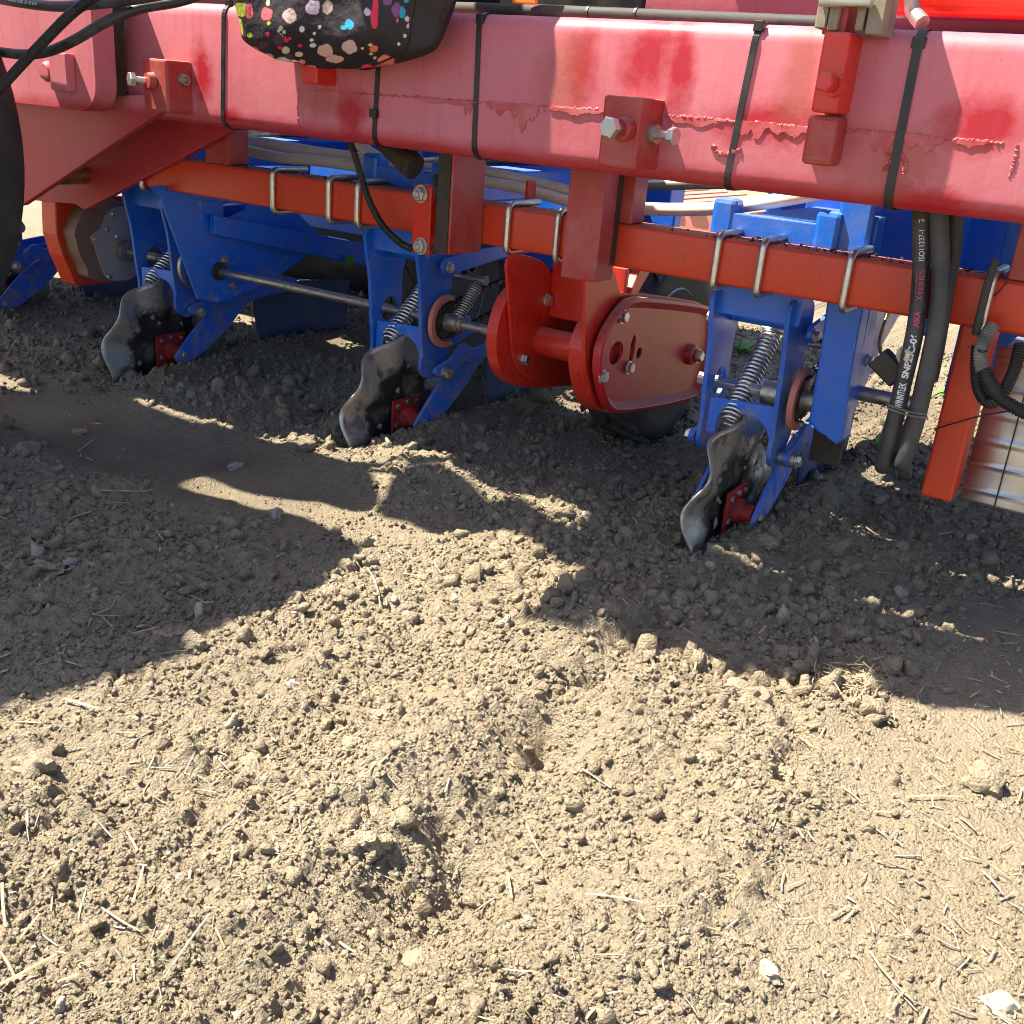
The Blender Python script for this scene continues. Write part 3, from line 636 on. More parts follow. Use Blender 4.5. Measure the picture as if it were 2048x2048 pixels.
MB().box(fx0+0.004, fx1-0.004, 1.583, 1.599, ZT-0.02, ZT+0.11).build('bent_top', M['blue'], fp, bevel=0.006)
q_ = Vector((fx1, 1.65, H-0.34))
side = [(1.646, H-0.25), (1.646, H-0.45), (1.68, H-0.43), (1.78, H-0.33), (1.90, H-0.27), (1.90, H-0.22)]
MB().prism([side], 0, fx1-0.006, fx1+0.004).build('gusset', M['blue'], fp, bevel=0.0015)
bolt('bolt', (fx1+0.004, 1.70, H-0.345), (1, 0, 0), 0.009, M['zinc'], fp)
MB().lathe([(0.012, 0), (0.012, 0.10)], (fx1, 1.70, H-0.40), (1, 0, 0), 12).build('axle', M['steel'], fp, smooth=True)
MB().box(fx0+0.01, fx1, 1.66, 1.68, H-0.52, H-0.40).build('foot', M['grime'], fp, bevel=0.002)

# ================================================================== RED CHAIN CASE
XR = -0.805
cc = thing('chain_case', 'red chain case with bolted tray cover and tube between two hanger plates', 'chain case', (XR-0.08, 1.6, H-0.5))
tray = [(1271, 592), (1350, 600), (1418, 611), (1423, 640), (1418, 700), (1392, 784), (1380, 797), (1310, 814), (1226, 826), (1208, 816), (1197, 790), (1188, 745), (1190, 700), (1203, 662), (1228, 622), (1250, 598)]
L0 = chaikin(yz(tray, XR))
def inset(L, d):
    n = len(L); out = []
    A = sum(L[i][0]*L[(i+1) % n][1]-L[(i+1) % n][0]*L[i][1] for i in range(n))/2; s = 1 if A > 0 else -1
    for i in range(n):
        a, b, c = Vector(L[i-1]), Vector(L[i]), Vector(L[(i+1) % n]); t = ((b-a).normalized()+(c-b).normalized()).normalized()
        out.append((b.x-t.y*d*s, b.y+t.x*d*s))
    return out
L1, L2 = inset(L0, 0.007), inset(L0, 0.020)
n = len(L0); v = []
for lp, dx in ((L0, -0.004), (L0, 0.010), (L1, 0.012), (L2, 0.0)): v += [(XR+dx, *q) for q in lp]
f = [(i*n+k, i*n+(k+1) % n, (i+1)*n+(k+1) % n, (i+1)*n+k) for i in range(3) for k in range(n)]
make('tray_rim', v, f, M['tray'], cc, smooth=True, bevel=0.001)
hc = AX(1232, 706, XR); HB = [(hc.y+0.027*math.cos(a_), hc.z+0.021*math.sin(a_)) for a_ in np.linspace(0, 2*math.pi, 19)[:-1]]
slot = yz([(1268, 668), (1272, 674), (1268, 705), (1262, 728), (1257, 722), (1261, 690)], XR)
hs = AX(1278, 706, XR); HS = circ(hs.y, hs.z, 0.011, 12)
MB().prism([inset(L0, 0.018), HB, slot, HS], 0, XR-0.004, XR+0.0005).build('tray_plate', M['tray'], cc)
MB().prism([inset(L0, -0.004)], 0, XR-0.05, XR-0.012).build('case_body', M['red'], cc, bevel=0.004)
for px, py, ln in ((1245, 633, 0.004), (1257, 735, 0.004), (1204, 753, 0.008)):
    bolt('bolt', AX(px, py, XR+ln), (1, 0, 0), 0.0105, M['zinc'], cc)
q = AX(1378, 708, XR); MB().lathe([(0.022, 0), (0.020, 0.012), (0.013, 0.016), (0.013, 0.022)], (XR, q.y, q.z), (1, 0, 0), 20).build('boss', M['tray'], cc, smooth=True)
AXY, AXZ = q.y, q.z
bolt('bolt', (XR+0.02, q.y, q.z), (1, 0, 0), 0.0115, M['zinc'], cc)
plateX('hanger_plate', [(1167, 505), (1171, 612), (1169, 718), (1175, 762), (1192, 792), (1215, 800), (1252, 700), (1247, 601), (1221, 520)], XR-0.012, 0.006, M['red'], cc, smooth=True)
XL = -0.975
plateX('hanger_plate', [(1011, 500), (1019, 600), (1024, 700), (1036, 742), (1065, 764), (1092, 750), (1103, 715), (1112, 640), (1122, 590), (1140, 530), (1128, 528), (1110, 562), (1090, 520)], XL, 0.006, M['red'], cc, smooth=True)
lc = [(1018, 590), (1004, 622), (993, 665), (992, 705), (1001, 744), (1025, 771), (1065, 777), (1180, 768), (1190, 590), (1100, 560), (1050, 560)]
plateX('case_half', lc, XL-0.008, 0.022, M['red'], cc, bevel=0.003, smooth=True); plateX('case_rim', lc, XL-0.034, 0.014, M['red'], cc, bevel=0.002, smooth=True)
q = AX(1082, 682, XL); MB().lathe([(0.027, 0), (0.027, XR-0.018-XL)], (XL, q.y, q.z), (1, 0, 0), 28).build('cross_tube', M['red'], cc, smooth=True)
for px, py in ((1093, 600), (1048, 718)): bolt('bolt', AX(px, py, XL), (1, 0, 0), 0.0105, M['zinc'], cc)
MB().box(XL, XR-0.018, 1.66, 1.672, H-0.37, H-0.26).build('back_plate', M['red'], cc, bevel=0.002)
MB().prism([yz([(1250, 598), (1290, 528), (1268, 524), (1240, 590)], XR-0.03)], 0, XR-0.03, XR-0.012).build('brace', M['red'], cc, bevel=0.002)
MB().box(XL-0.02, XL-0.012, 1.575, 1.60, ZT-0.01, ZT+0.04).build('clamp_ear', M['red'], cc, bevel=0.002)

# ================================================================== GEARBOX ON THE LEFT
XG = -2.215
gb = thing('gearbox', 'grey cast gearbox in an orange red guard left of the blue units', 'gearbox', (XG, 1.6, H-0.5))
go = [(110, 380), (113, 470), (126, 512), (152, 571), (200, 569), (236, 563), (290, 555), (300, 400)]
MB().prism([yz(go, XG)], 0, XG-0.055, XG).build('guard', M['orange'], gb, bevel=0.004)
gc = [(190, 398), (165, 425), (147, 466), (153, 482), (158, 508), (174, 535), (177, 555), (200, 563), (225, 564), (262, 561), (276, 545), (268, 480), (256, 400)]
MB().prism([chaikin(yz(gc, XG+0.045))], 0, XG+0.001, XG+0.045).build('housing', M['casting_dirty'], gb, bevel=0.006)
gp = [(216, 418), (205, 455), (187, 467), (182, 476), (190, 490), (195, 510), (204, 535), (211, 552), (220, 562), (262, 560), (277, 545), (268, 480), (256, 410)]
MB().prism([chaikin(yz(gp, XG+0.052))], 0, XG+0.046, XG+0.052).build('cover', M['cast'], gb, bevel=0.0015)
for px, py in ((190, 477), (218, 554), (226, 428), (214, 458), (234, 474)): bolt('bolt', AX(px, py, XG+0.052), (1, 0, 0), 0.006, M['zinc'], gb)
MB().lathe([(0.026, 0), (0.026, 0.02), (0.014, 0.022)], (XG+0.052, SHY, SHZ), (1, 0, 0), 22).build('bearing_hub', M['steel'], gb, smooth=True)

# ================================================================== WHEELS
def lug_wheel(Xc, Yc, R, W, label, lugs=18, rim=True, name='lugged_wheel'):
    u = thing(name, label, 'wheel', (Xc, Yc, 0)); Zc = R-0.006
    prof = [(R*0.62, -W*0.42), (R*0.75, -W*0.52), (R*0.9, -W*0.5), (R*0.955, -W*0.40), (R*0.965, 0), (R*0.955, W*0.40), (R*0.9, W*0.5), (R*0.75, W*0.52), (R*0.62, W*0.42)]
    MB().lathe(prof, (Xc, Yc, Zc), (1, 0, 0), 56).build('tyre', M['rubber_dusty'], u, smooth=True)
    b = MB()
    for k in range(lugs):
        for s in (-1, 1):
            g0 = 2*math.pi*(k+(0.5 if s > 0 else 0))/lugs
            pts = []
            for rr in (R*0.94, R*1.0):
                for t, dx in ((0.0, 0.0), (0.30, 0.52)):
                    for e in (-0.05, 0.05):
                        g = g0+t+e; pts.append((Xc+s*W*dx, Yc+rr*math.cos(g), Zc+rr*math.sin(g)))
            b.add(pts, [(0, 1, 3, 2), (4, 6, 7, 5), (0, 4, 5, 1), (2, 3, 7, 6), (0, 2, 6, 4), (1, 5, 7, 3)])
    b.build('tread_lugs', M['rubber_dusty'], u, bevel=0.002)
    if rim:
        MB().lathe([(R*0.63, W*0.40), (R*0.60, W*0.44), (R*0.56, W*0.30), (R*0.3, W*0.22), (R*0.12, W*0.30), (0.01, W*0.32)], (Xc, Yc, Zc), (1, 0, 0), 36).build('rim', M['steel'], u, smooth=True)
    return u
lug_wheel(-0.895, AXY, 0.205, 0.115, 'lugged black rubber drive wheel behind the red chain case')
lug_wheel(-1.52, 2.06, 0.20, 0.10, 'dark lugged wheel in the shade left of the middle blue unit')
lw = thing('gauge_wheel', 'scuffed rubber wheel cut off by the left picture edge', 'wheel', (-2.1, 1.0, 0))
WR, WY, WZ = 0.50, 0.708, 0.49
MB().lathe([(WR*.6, -0.10), (WR*.8, -0.13), (WR*.95, -0.12), (WR, -0.09), (WR*1.004, -0.06), (WR, -0.03), (WR*.97, -0.008), (WR*.92, 0.0), (WR*.8, 0.004), (WR*.6, -0.01)], (-1.85, WY, WZ), (1, 0, 0), 96).build('tyre', M['rubber_dusty'], lw, smooth=True)
MB().lathe([(WR*.62, -0.01), (WR*.55, -0.05), (WR*.2, -0.06), (0.02, -0.03)], (-1.85, WY, WZ), (1, 0, 0), 36).build('rim', M['steel'], lw, smooth=True)

# ================================================================== RIGHT HAND LEG AND PANEL
l0, l1 = AY(1922, 652, YT+0.004).x, AY(1990, 660, YT+0.004).x
lg = thing('support_leg', 'orange red square leg hanging from the toolbar at the right', 'leg', (l0, 1.53, H-0.48))
MB().box(l0, l1, YT+0.004, YT+0.062, H-0.482, ZBm+0.002).build('tube', M['orange'], lg, bevel=0.004)
ap = thing('cover_panel', 'ribbed bare aluminium cover hanging beside the orange red leg', 'panel', (l1, 1.55, H-0.49))
prof = []
zt, zb = H-0.26, H-0.487
for k in range(60):
    t = k/59; z = zb+(zt-zb)*t; prof.append((1.553-0.0006*math.cos(2*math.pi*t*3.0)-0.003*(abs(((t*6) % 1)-.5) < .06), z))
v = []; xs = [l1+0.004, l1+0.052, l1+0.054, l1+0.098]
for x in xs:
    for y, z in prof: v.append((x, y, z))
n = len(prof); f = [(i*n+k, i*n+k+1, (i+1)*n+k+1, (i+1)*n+k) for i in range(len(xs)-1) for k in range(n-1)]
o = make('sheet', v, f, M['alu'], ap, smooth=True); sm = o.modifiers.new('solid', 'SOLIDIFY'); sm.thickness = 0.003
MB().box(l1+0.0512, l1+0.0528, 1.5455, 1.5495, zb+0.001, zt).build('seam', M['grime'], ap)
MB().box(l1+0.012, l1+0.10, 1.57, 1.66, zb, zt).build('back', M['alu'], ap, bevel=0.002)

# ================================================================== HOSES, CONDUITS, CABLES
def text_mesh(body, size, offset=0.0, bold=0.0):
    cu = bpy.data.curves.new('txt', 'FONT'); cu.body = body; cu.size = size; cu.offset = bold
    ob = bpy.data.objects.new('txt', cu); C.objects.link(ob); dg = bpy.context.evaluated_depsgraph_get()
    me = bpy.data.meshes.new_from_object(ob.evaluated_get(dg)); bpy.data.objects.remove(ob); bpy.data.curves.remove(cu)
    bm = bmesh.new(); bm.from_mesh(me); bmesh.ops.triangulate(bm, faces=bm.faces)
    bmesh.ops.subdivide_edges(bm, edges=[e for e in bm.edges if e.calc_length() > size*0.12], cuts=2)
    v = np.array([tuple(q.co) for q in bm.verts]); f = [[q.index for q in fc.verts] for fc in bm.faces]; bm.free()
    return v, f
def print_on_hose(body, Q, r, p_start, length, height, mat, parent, name='print', around=0.0, bold=0.0):
    """lettering wrapped on a hose; it starts at the path point nearest to p_start and runs back along the path"""
    v, f = text_mesh(body, 1.0, bold=bold)
    w_ = v[:, 0].max()-v[:, 0].min(); h_ = v[:, 1].max()-v[:, 1].min(); v[:, 0] = (v[:, 0]-v[:, 0].min())/w_*length; v[:, 1] = ((v[:, 1]-v[:, 1].min())/h_-0.5)*height
    Ls = np.concatenate([[0], np.cumsum([(b-a).length for a, b in zip(Q, Q[1:])])]); A = np.array([tuple(q) for q in Q])
    i0 = int(np.argmin(np.linalg.norm(A-np.array(p_start), axis=1))); s0 = Ls[i0]
    out = []
    for x, y, _ in v:
        s = s0-x; c = np.array([np.interp(s, Ls, A[:, k]) for k in range(3)]); e = np.array([np.interp(s+0.004, Ls, A[:, k]) for k in range(3)])
        t = c-e; t /= np.linalg.norm(t)                       # the way the line of print runs
        toc = np.array([0, 0, H])-c; toc -= t*toc.dot(t); toc /= np.linalg.norm(toc); up = np.cross(toc, t)
        g = y/r+around; out.append(c+(toc*math.cos(g)+up*math.sin(g))*(r+0.0005))
    o = make(name, out, f, mat, parent); return o
RH = 0.0113
def hyd_hose(label, pts, Yf, loop_dx=-0.004, back=0.05):
    P = [AY(px, py, Y) for px, py, Y in pts]; e = P[-1]
    tail = [e+Vector((-0.003, 0.012, -0.011)), e+Vector((-0.007, 0.034, -0.009)), e+Vector((-0.012, 0.046, 0.012))]+[q+Vector((-0.010, 0.046, 0.0)) for q in P[-2:0:-1]]
    Q = smoothpath(P+tail, 12)
    u = thing('hydraulic_hose', label, 'hose', (e.x, e.y, e.z-0.02), 'hydraulic hoses hanging from the beam')
    MB().tube(Q, RH, 20).build('hose_body', M['rubber'], u, smooth=True)
    return u, Q
h1, Q1 = hyd_hose('black hydraulic hose loop with printed lettering hanging below the beam', [(1845, 330, 1.44), (1843, 420, 1.44), (1843, 520, 1.44), (1838, 600, 1.44), (1827, 680, 1.44), (1808, 760, 1.44), (1788, 850, 1.44), (1769, 922, 1.44)], 1.44)
h2, Q2 = hyd_hose('plain black hydraulic hose loop right of the printed hose', [(1874, 330, 1.43), (1877, 420, 1.43), (1881, 520, 1.43), (1879, 600, 1.43), (1869, 680, 1.43), (1852, 760, 1.43), (1830, 850, 1.43), (1808, 918, 1.43)], 1.43, 0.006)
print_on_hose('2', Q1, RH, AY(1843, 446, 1.44), 0.006, 0.0062, M['white'], h1)
print_on_hose('ISO11237-1', Q1, RH, AY(1843, 517, 1.44), 0.038, 0.0064, M['white'], h1)
print_on_hose('X', Q1, RH, AY(1840, 597, 1.44), 0.007, 0.0085, M['redprint'], h1)
print_on_hose('SERIES', Q1, RH, AY(1841, 586, 1.44), 0.031, 0.0068, M['redprint'], h1, around=-0.15)
print_on_hose('I', Q1, RH, AY(1841, 586, 1.44), 0.031, 0.0007, M['redprint'], h1, around=0.42)
print_on_hose('AIKA', Q1, RH, AY(1831, 650, 1.44), 0.022, 0.0075, M['redprint'], h1, bold=0.05)
print_on_hose('SNF2SC-06', Q1, RH, AY(1809, 755, 1.44), 0.060, 0.0088, M['white'], h1, bold=0.035)
print_on_hose('WINNTLEK', Q1, RH, AY(1794, 815, 1.44), 0.036, 0.0095, M['white'], h1, bold=0.02)
tag(hose('hydraulic_hose', [AY(1915, 330, 1.50), AY(1912, 420, 1.50), AY(1908, 500, 1.495), AY(1893, 590, 1.48), AY(1876, 690, 1.47), AY(1862, 760, 1.475)], 0.0095, M['rubber']), 'dull black hose passing behind the two hanging hose loops', 'hose', 'hydraulic hoses hanging from the beam')
# zip tie round the two loops
u = thing('hose_tie', 'thin grey plastic tie wound twice round the hanging hose loops', 'cable tie', AY(1808, 820, 1.425))
for k, dy in enumerate((0, 7)):
    P = [AY(1780+dx*1.0, 812+dy+dx*0.20, 1.418+0.010*(1-math.cos(math.pi*2*dx/62))*0+0.0) for dx in (-2, 14, 30, 46, 62)]
    P = [AY(1775, 808+dy, 1.44), AY(1780, 811+dy, 1.426), AY(1796, 817+dy, 1.4235), AY(1816, 823+dy, 1.419), AY(1836, 827+dy, 1.418), AY(1850, 828+dy, 1.424), AY(1853, 827+dy, 1.44)]
    MB().tube(smoothpath(P, 6), 0.0016, 8).build('band', M['conduit_dusty'], u, smooth=True)
u = thing('hose_sleeve', 'black tape wrap where the hoses leave the beam underside', 'tape', AY(1858, 428, 1.44))
a, b_ = AY(1845, 405, 1.437), AY(1845, 438, 1.437); a2, b2 = AY(1876, 405, 1.437), AY(1877, 438, 1.437)
for A_, B_ in ((a, b_), (a2, b2)): MB().tube([A_, A_.lerp(B_, .5), B_], [0.0125, 0.0128, 0.0118], 16).build('wrap', M['grime'], u, smooth=True)
# white clip and small sensor box at the hoses
u = thing('cable_connector', 'small black connector box with off white clip behind the printed hose', 'connector', AY(1775, 760, 1.50))
c = AY(1778, 735, 1.50); mm = MB().box(-0.022, 0.022, -0.012, 0.012, -0.016, 0.016); R3 = Matrix.Rotation(math.radians(35), 3, 'Y')
make('connector_body', [R3 @ Vector(q)+c for q in mm.v], mm.f, M['plastic'], u, bevel=0.003)
hose('clip', [AY(1803, 725, 1.475), AY(1797, 710, 1.47), AY(1806, 697, 1.465), AY(1816, 705, 1.4225), AY(1812, 720, 1.422)], 0.0035, M['offwhite'], u)
hose('cable', [AY(1778, 620, 1.6), AY(1764, 660, 1.58), AY(1758, 690, 1.56), AY(1768, 720, 1.52), AY(1785, 742, 1.51)], 0.0025, M['brass'], u)

# upper left hoses
tag(hose('hydraulic_hose', [AY(-80, 90, 1.19), AY(0, 104, 1.19), AY(55, 109, 1.19), AY(100, 102, 1.19), AY(150, 80, 1.19), AY(210, 45, 1.20), AY(280, 17, 1.23), AY(360, 2, 1.27), AY(460, -30, 1.3)], 0.0085, M['rubber'], res=16), 'glossy black hose curving over the rounded pink red plate', 'hose')
tag(hose('conduit', [AY(-60, 235, 1.14), AY(0, 176, 1.14), AY(50, 122, 1.14), AY(95, 75, 1.14), AY(140, 30, 1.14), AY(180, 0, 1.15), AY(240, -40, 1.16)], 0.0085, M['conduit'], ribs=0.0034), 'ribbed black conduit crossing diagonally at the upper left corner', 'conduit')
P = [AY(-60, -16, 1.20), AY(0, -2, 1.20), AY(60, 8, 1.20), AY(120, 13, 1.20), AY(190, 8, 1.20), AY(260, 0, 1.21), AY(330, -12, 1.22)]
u = thing('hydraulic_hose', 'black hose with faint white lettering along the top left edge', 'hose', P[2])
Qh = smoothpath(P, 10); MB().tube(Qh, 0.0085, 16).build('hose_body', M['rubber'], u, smooth=True)
print_on_hose('WINNTLEK 32 40 DN', Qh[::-1], 0.0085, AY(25, 8, 1.20), 0.085, 0.005, M['white'], u, around=0.2)
# loose conduit in front of the toolbar
tag(hose('conduit', [AY(690, 260, 1.44), AY(708, 305, 1.44), AY(722, 350, 1.45), AY(738, 400, 1.455), AY(765, 450, 1.46), AY(800, 485, 1.465), AY(822, 496, 1.47), AY(845, 500, 1.53)], 0.0065, M['conduit'], ribs=0.0034), 'thin black conduit sagging from the beam to the bright red strap', 'conduit')
tag(hose('conduit', [AY(872, 352, 1.47), AY(876, 380, 1.462), AY(880, 420, 1.462), AY(882, 460, 1.462), AY(876, 490, 1.465), AY(866, 502, 1.472)], 0.0062, M['conduit'], ribs=0.0034), 'short black conduit looped right of the bright red strap', 'conduit')
# grubby wrapped cable end under the beam
b = MB(); a = AY(760, 285, 1.46); e = AY(830, 335, 1.46); P = []; R = []
for k in range(26): P.append(a.lerp(e, k/25)+Vector((random.gauss(0, .0008), 0, random.gauss(0, .0008)))); R.append((0.010+0.012*k/25)*random.choice((0.9, 1.0, 1.08)))
tag(b.tube(P, R, 14).build('cable_wrap', M['grime'], None, smooth=True), 'crumpled dark tape bundle hanging under the beam above the strap', 'tape')
# right hand conduits in front of the leg
u = thing('wiring_loom', 'ribbed wiring loom with dusty grey section hanging over the right leg', 'loom', AY(1985, 790, 1.45))
hose('bent_tube', [AY(1992, 520, 1.47), AY(1978, 560, 1.465), AY(1965, 610, 1.462), AY(1955, 650, 1.462), AY(1952, 668, 1.465)], 0.0052, M['rubber_dusty'], u)
hose('dusty_tube', [AY(1985, 652, 1.475), AY(1973, 672, 1.465), AY(1962, 700, 1.455), AY(1962, 725, 1.452), AY(1968, 742, 1.45)], 0.0092, M['conduit_dusty'], u, ribs=0.0034)
hose('black_tube', [AY(1968, 740, 1.45), AY(1980, 765, 1.445), AY(2000, 795, 1.44), AY(2030, 815, 1.435), AY(2080, 840, 1.43)], 0.0092, M['conduit'], u, ribs=0.004)
hose('black_tube', [AY(1955, 690, 1.475), AY(1953, 740, 1.472), AY(1958, 780, 1.468), AY(1975, 803, 1.46), AY(1995, 800, 1.452), AY(2010, 780, 1.455), AY(2030, 735, 1.47), AY(2040, 690, 1.49)], 0.0085, M['conduit'], u, ribs=0.004)
hose('tie', [AY(1957, 700, 1.446), AY(1965, 704, 1.442), AY(1974, 702, 1.446)], 0.0016, M['plastic'], u)
tag(hose('thin_wire', [AY(1870, 858, 1.495), AY(1910, 846, 1.49), AY(1960, 832, 1.485), AY(2020, 822, 1.48), AY(2070, 818, 1.47)], 0.0011, M['plastic']), 'thin dark wire stretched across the lower right leg', 'wire')
tag(hose('thin_wire', [AY(1984, 595, 1.496), AY(1996, 585, 1.4955), AY(2008, 570, 1.495), AY(2014, 562, 1.496)], 0.0009, M['plastic']), 'short hair thin wire end on the toolbar near the right edge', 'wire')

# cable ties round the main beam
def zip_tie(label, xa, xb, w_=0.0085, head=None, dz=0.0, mat='plastic'):
    """band round the beam; xa at the top edge, xb at the bottom edge"""
    u = thing('cable_tie', label, 'cable tie', (xa, YB, BB), 'black cable ties round the beam')
    lp = rrect(YB-0.0012, YB+BD+0.0012, BB-0.0012, BT+0.0012, 0.0232, 6); n = len(lp); v = []; f = []
    for y, z in lp:
        t = (z-BB)/(BT-BB); x = xb+(xa-xb)*t
        cy, cz = y-(YB+BD/2), z-(BB+BT)/2
        k = 0.0016/math.hypot(cy, cz)
        v += [(x-w_/2, y, z), (x+w_/2, y, z), (x+w_/2, y+cy*k, z+cz*k), (x-w_/2, y+cy*k, z+cz*k)]
    for i in range(n):
        j = (i+1) % n
        for k in range(4): f.append((i*4+k, i*4+(k+1) % 4, j*4+(k+1) % 4, j*4+k))
    make('band', v, f, M[mat], u)
    hp = head if head is not None else 0.96
    z = BB+(BT-BB)*hp; x = xb+(xa-xb)*hp
    y = YB-0.004 if 0.05 < hp < 0.93 else (YB+0.004 if hp < 1 else YB+0.012)
    MB().box(x-w_*0.75, x+w_*0.75, y-0.006, y+0.004, z-0.007+dz, z+0.006+dz).build('lock', M[mat], u, bevel=0.0012)
    return u
def zx(pt, pb): return AY(*pt, YB).x, AY(*pb, YB).x
xa, xb = zx((449, 20), (446, 250)); zip_tie('black cable tie round the beam left of the splattered bag', xa, xb, head=1.0)
xa, xb = zx((765, 10), (748, 290)); zip_tie('black cable tie coming out below the splattered bag', xa, xb, head=0.25)
xa, xb = zx((960, 30), (948, 318)); zip_tie('black cable tie on the beam right of the bag', xa, xb, head=0.96)
xa, xb = zx((1518, 48), (1450, 375)); zip_tie('slanted sunlit cable tie between the two bolted blocks', xa, xb, head=0.985, mat='conduit')
xa, xb = zx((1842, 62), (1772, 415)); zip_tie('slanted cable tie on the beam above the hanging hoses', xa, xb, w_=0.0105, head=0.93, mat='conduit')

# pipe lying on the beam
pz = BT+0.011
pp = tag(MB().tube([(-2.2, 1.43, pz), (-1.2, 1.43, pz), (-0.9, 1.43, pz), (-0.44, 1.43, pz-0.003)], 0.0095, 16).build('black_pipe', M['rubber_dusty'], None, smooth=True), 'long black pipe lying along the top of the red beam', 'pipe')
for q in (1172, 1268): 
    x = AY(q, 25, 1.42).x
    tag(MB().lathe([(0.0108, -0.002), (0.0108, 0.002), (0.0096, 0.002), (0.0096, -0.002)], (x, 1.43, pz-0.001), (1, 0, 0), 18).build('pipe_tie', M['plastic'], None), 'thin tie round the pipe, %s of the two' % ('left' if q < 1200 else 'right'), 'cable tie')
x = AY(1050, 4, 1.41).x; tag(box('orange_tag', x-0.02, x+0.022, 1.405, 1.412, BT+0.018, BT+0.09, M['orange_pl'], None), 'small orange plate above the pipe at the top edge', 'plate')

tag(box('battery_box', AY(900, 5, 1.62).x, AY(1284, 5, 1.62).x, 1.62, 1.80, BT-0.05, BT+0.30, M['plastic'], None, 0.006), 'black box standing behind the pipe right of the bag', 'box')

# ================================================================== BAG
bx0, bx1 = AY(450, 10, 1.28).x, AY(886, 10, 1.28).x
bzb = AY(680, 137, 1.28).z; cxb = (bx0+bx1)/2; hw = (bx1-bx0)/2
ns, nv = 300, 150; nu = 2*ns; v = np.zeros((nv, nu, 3)); BZ = 0.36
tt = np.cos(np.linspace(math.pi, 0, ns))*0.35+np.linspace(-1, 1, ns)*0.65; ca = np.concatenate([tt, tt[::-1]]); sa = np.concatenate([-np.ones(ns), np.ones(ns)])*np.clip(1-np.abs(ca)**2.6, 0, 1)**0.5
for j in range(nv):
    dz = 0.15*j/(nv-11) if j < nv-10 else 0.15+(BZ-0.15)*(j-nv+11)/10; z = bzb+dz
    wd = hw*(0.55+0.31*math.sin(min(1, dz/0.036)*math.pi/2)+0.14*min(1, dz/0.10)); th = 0.012+0.030*math.sin(min(1, dz/0.06)*math.pi/2)
    v[j, :, 0] = cxb-0.012*(1-min(1, dz/0.05))+wd*ca+0.0025*np.sin(5*ca+z*60)
    v[j, :, 1] = 1.303+th*sa+0.003*np.sin(8*ca-z*50)*(np.abs(ca) < 0.98)
    v[j, :, 2] = z+(0.010*ca*ca+0.002*np.sin(9*ca))*(1-min(1, dz/0.06))
f = [(j*nu+k, j*nu+(k+1) % nu, (j+1)*nu+(k+1) % nu, (j+1)*nu+k) for j in range(nv-1) for k in range(nu)]+[tuple(range(nu))[::-1], tuple(range((nv-1)*nu, nv*nu))]
mt, n_, l_, bs = _nodes('splatter_print_fabric'); at_ = n_.new('ShaderNodeAttribute'); at_.attribute_name = 'print'
l_.new(at_.outputs['Color'], bs.inputs['Base Color']); bs.inputs['Roughness'].default_value = 0.62; bs.inputs['Sheen Weight'].default_value = 0.0
_bump(n_, l_, bs, _noise(n_, l_, 17, 4, 0.55, _pos(n_)), 0.012, 0.8)
bag = thing('bag', 'dark cloth bag with colourful paint splatter print hanging on the beam', 'bag', (cxb, 1.303, bzb))
bo = make('pouch', v.reshape(-1, 3), f, mt, bag, smooth=True)
k_ = int(np.argmin(np.abs(ca[:ns]-0.80))); MB().tube([Vector(v[j, k_])+Vector((0, -0.0008, 0)) for j in range(0, nv, 6)], 0.0016, 6).build('seam', M['plastic'], bag, smooth=True)
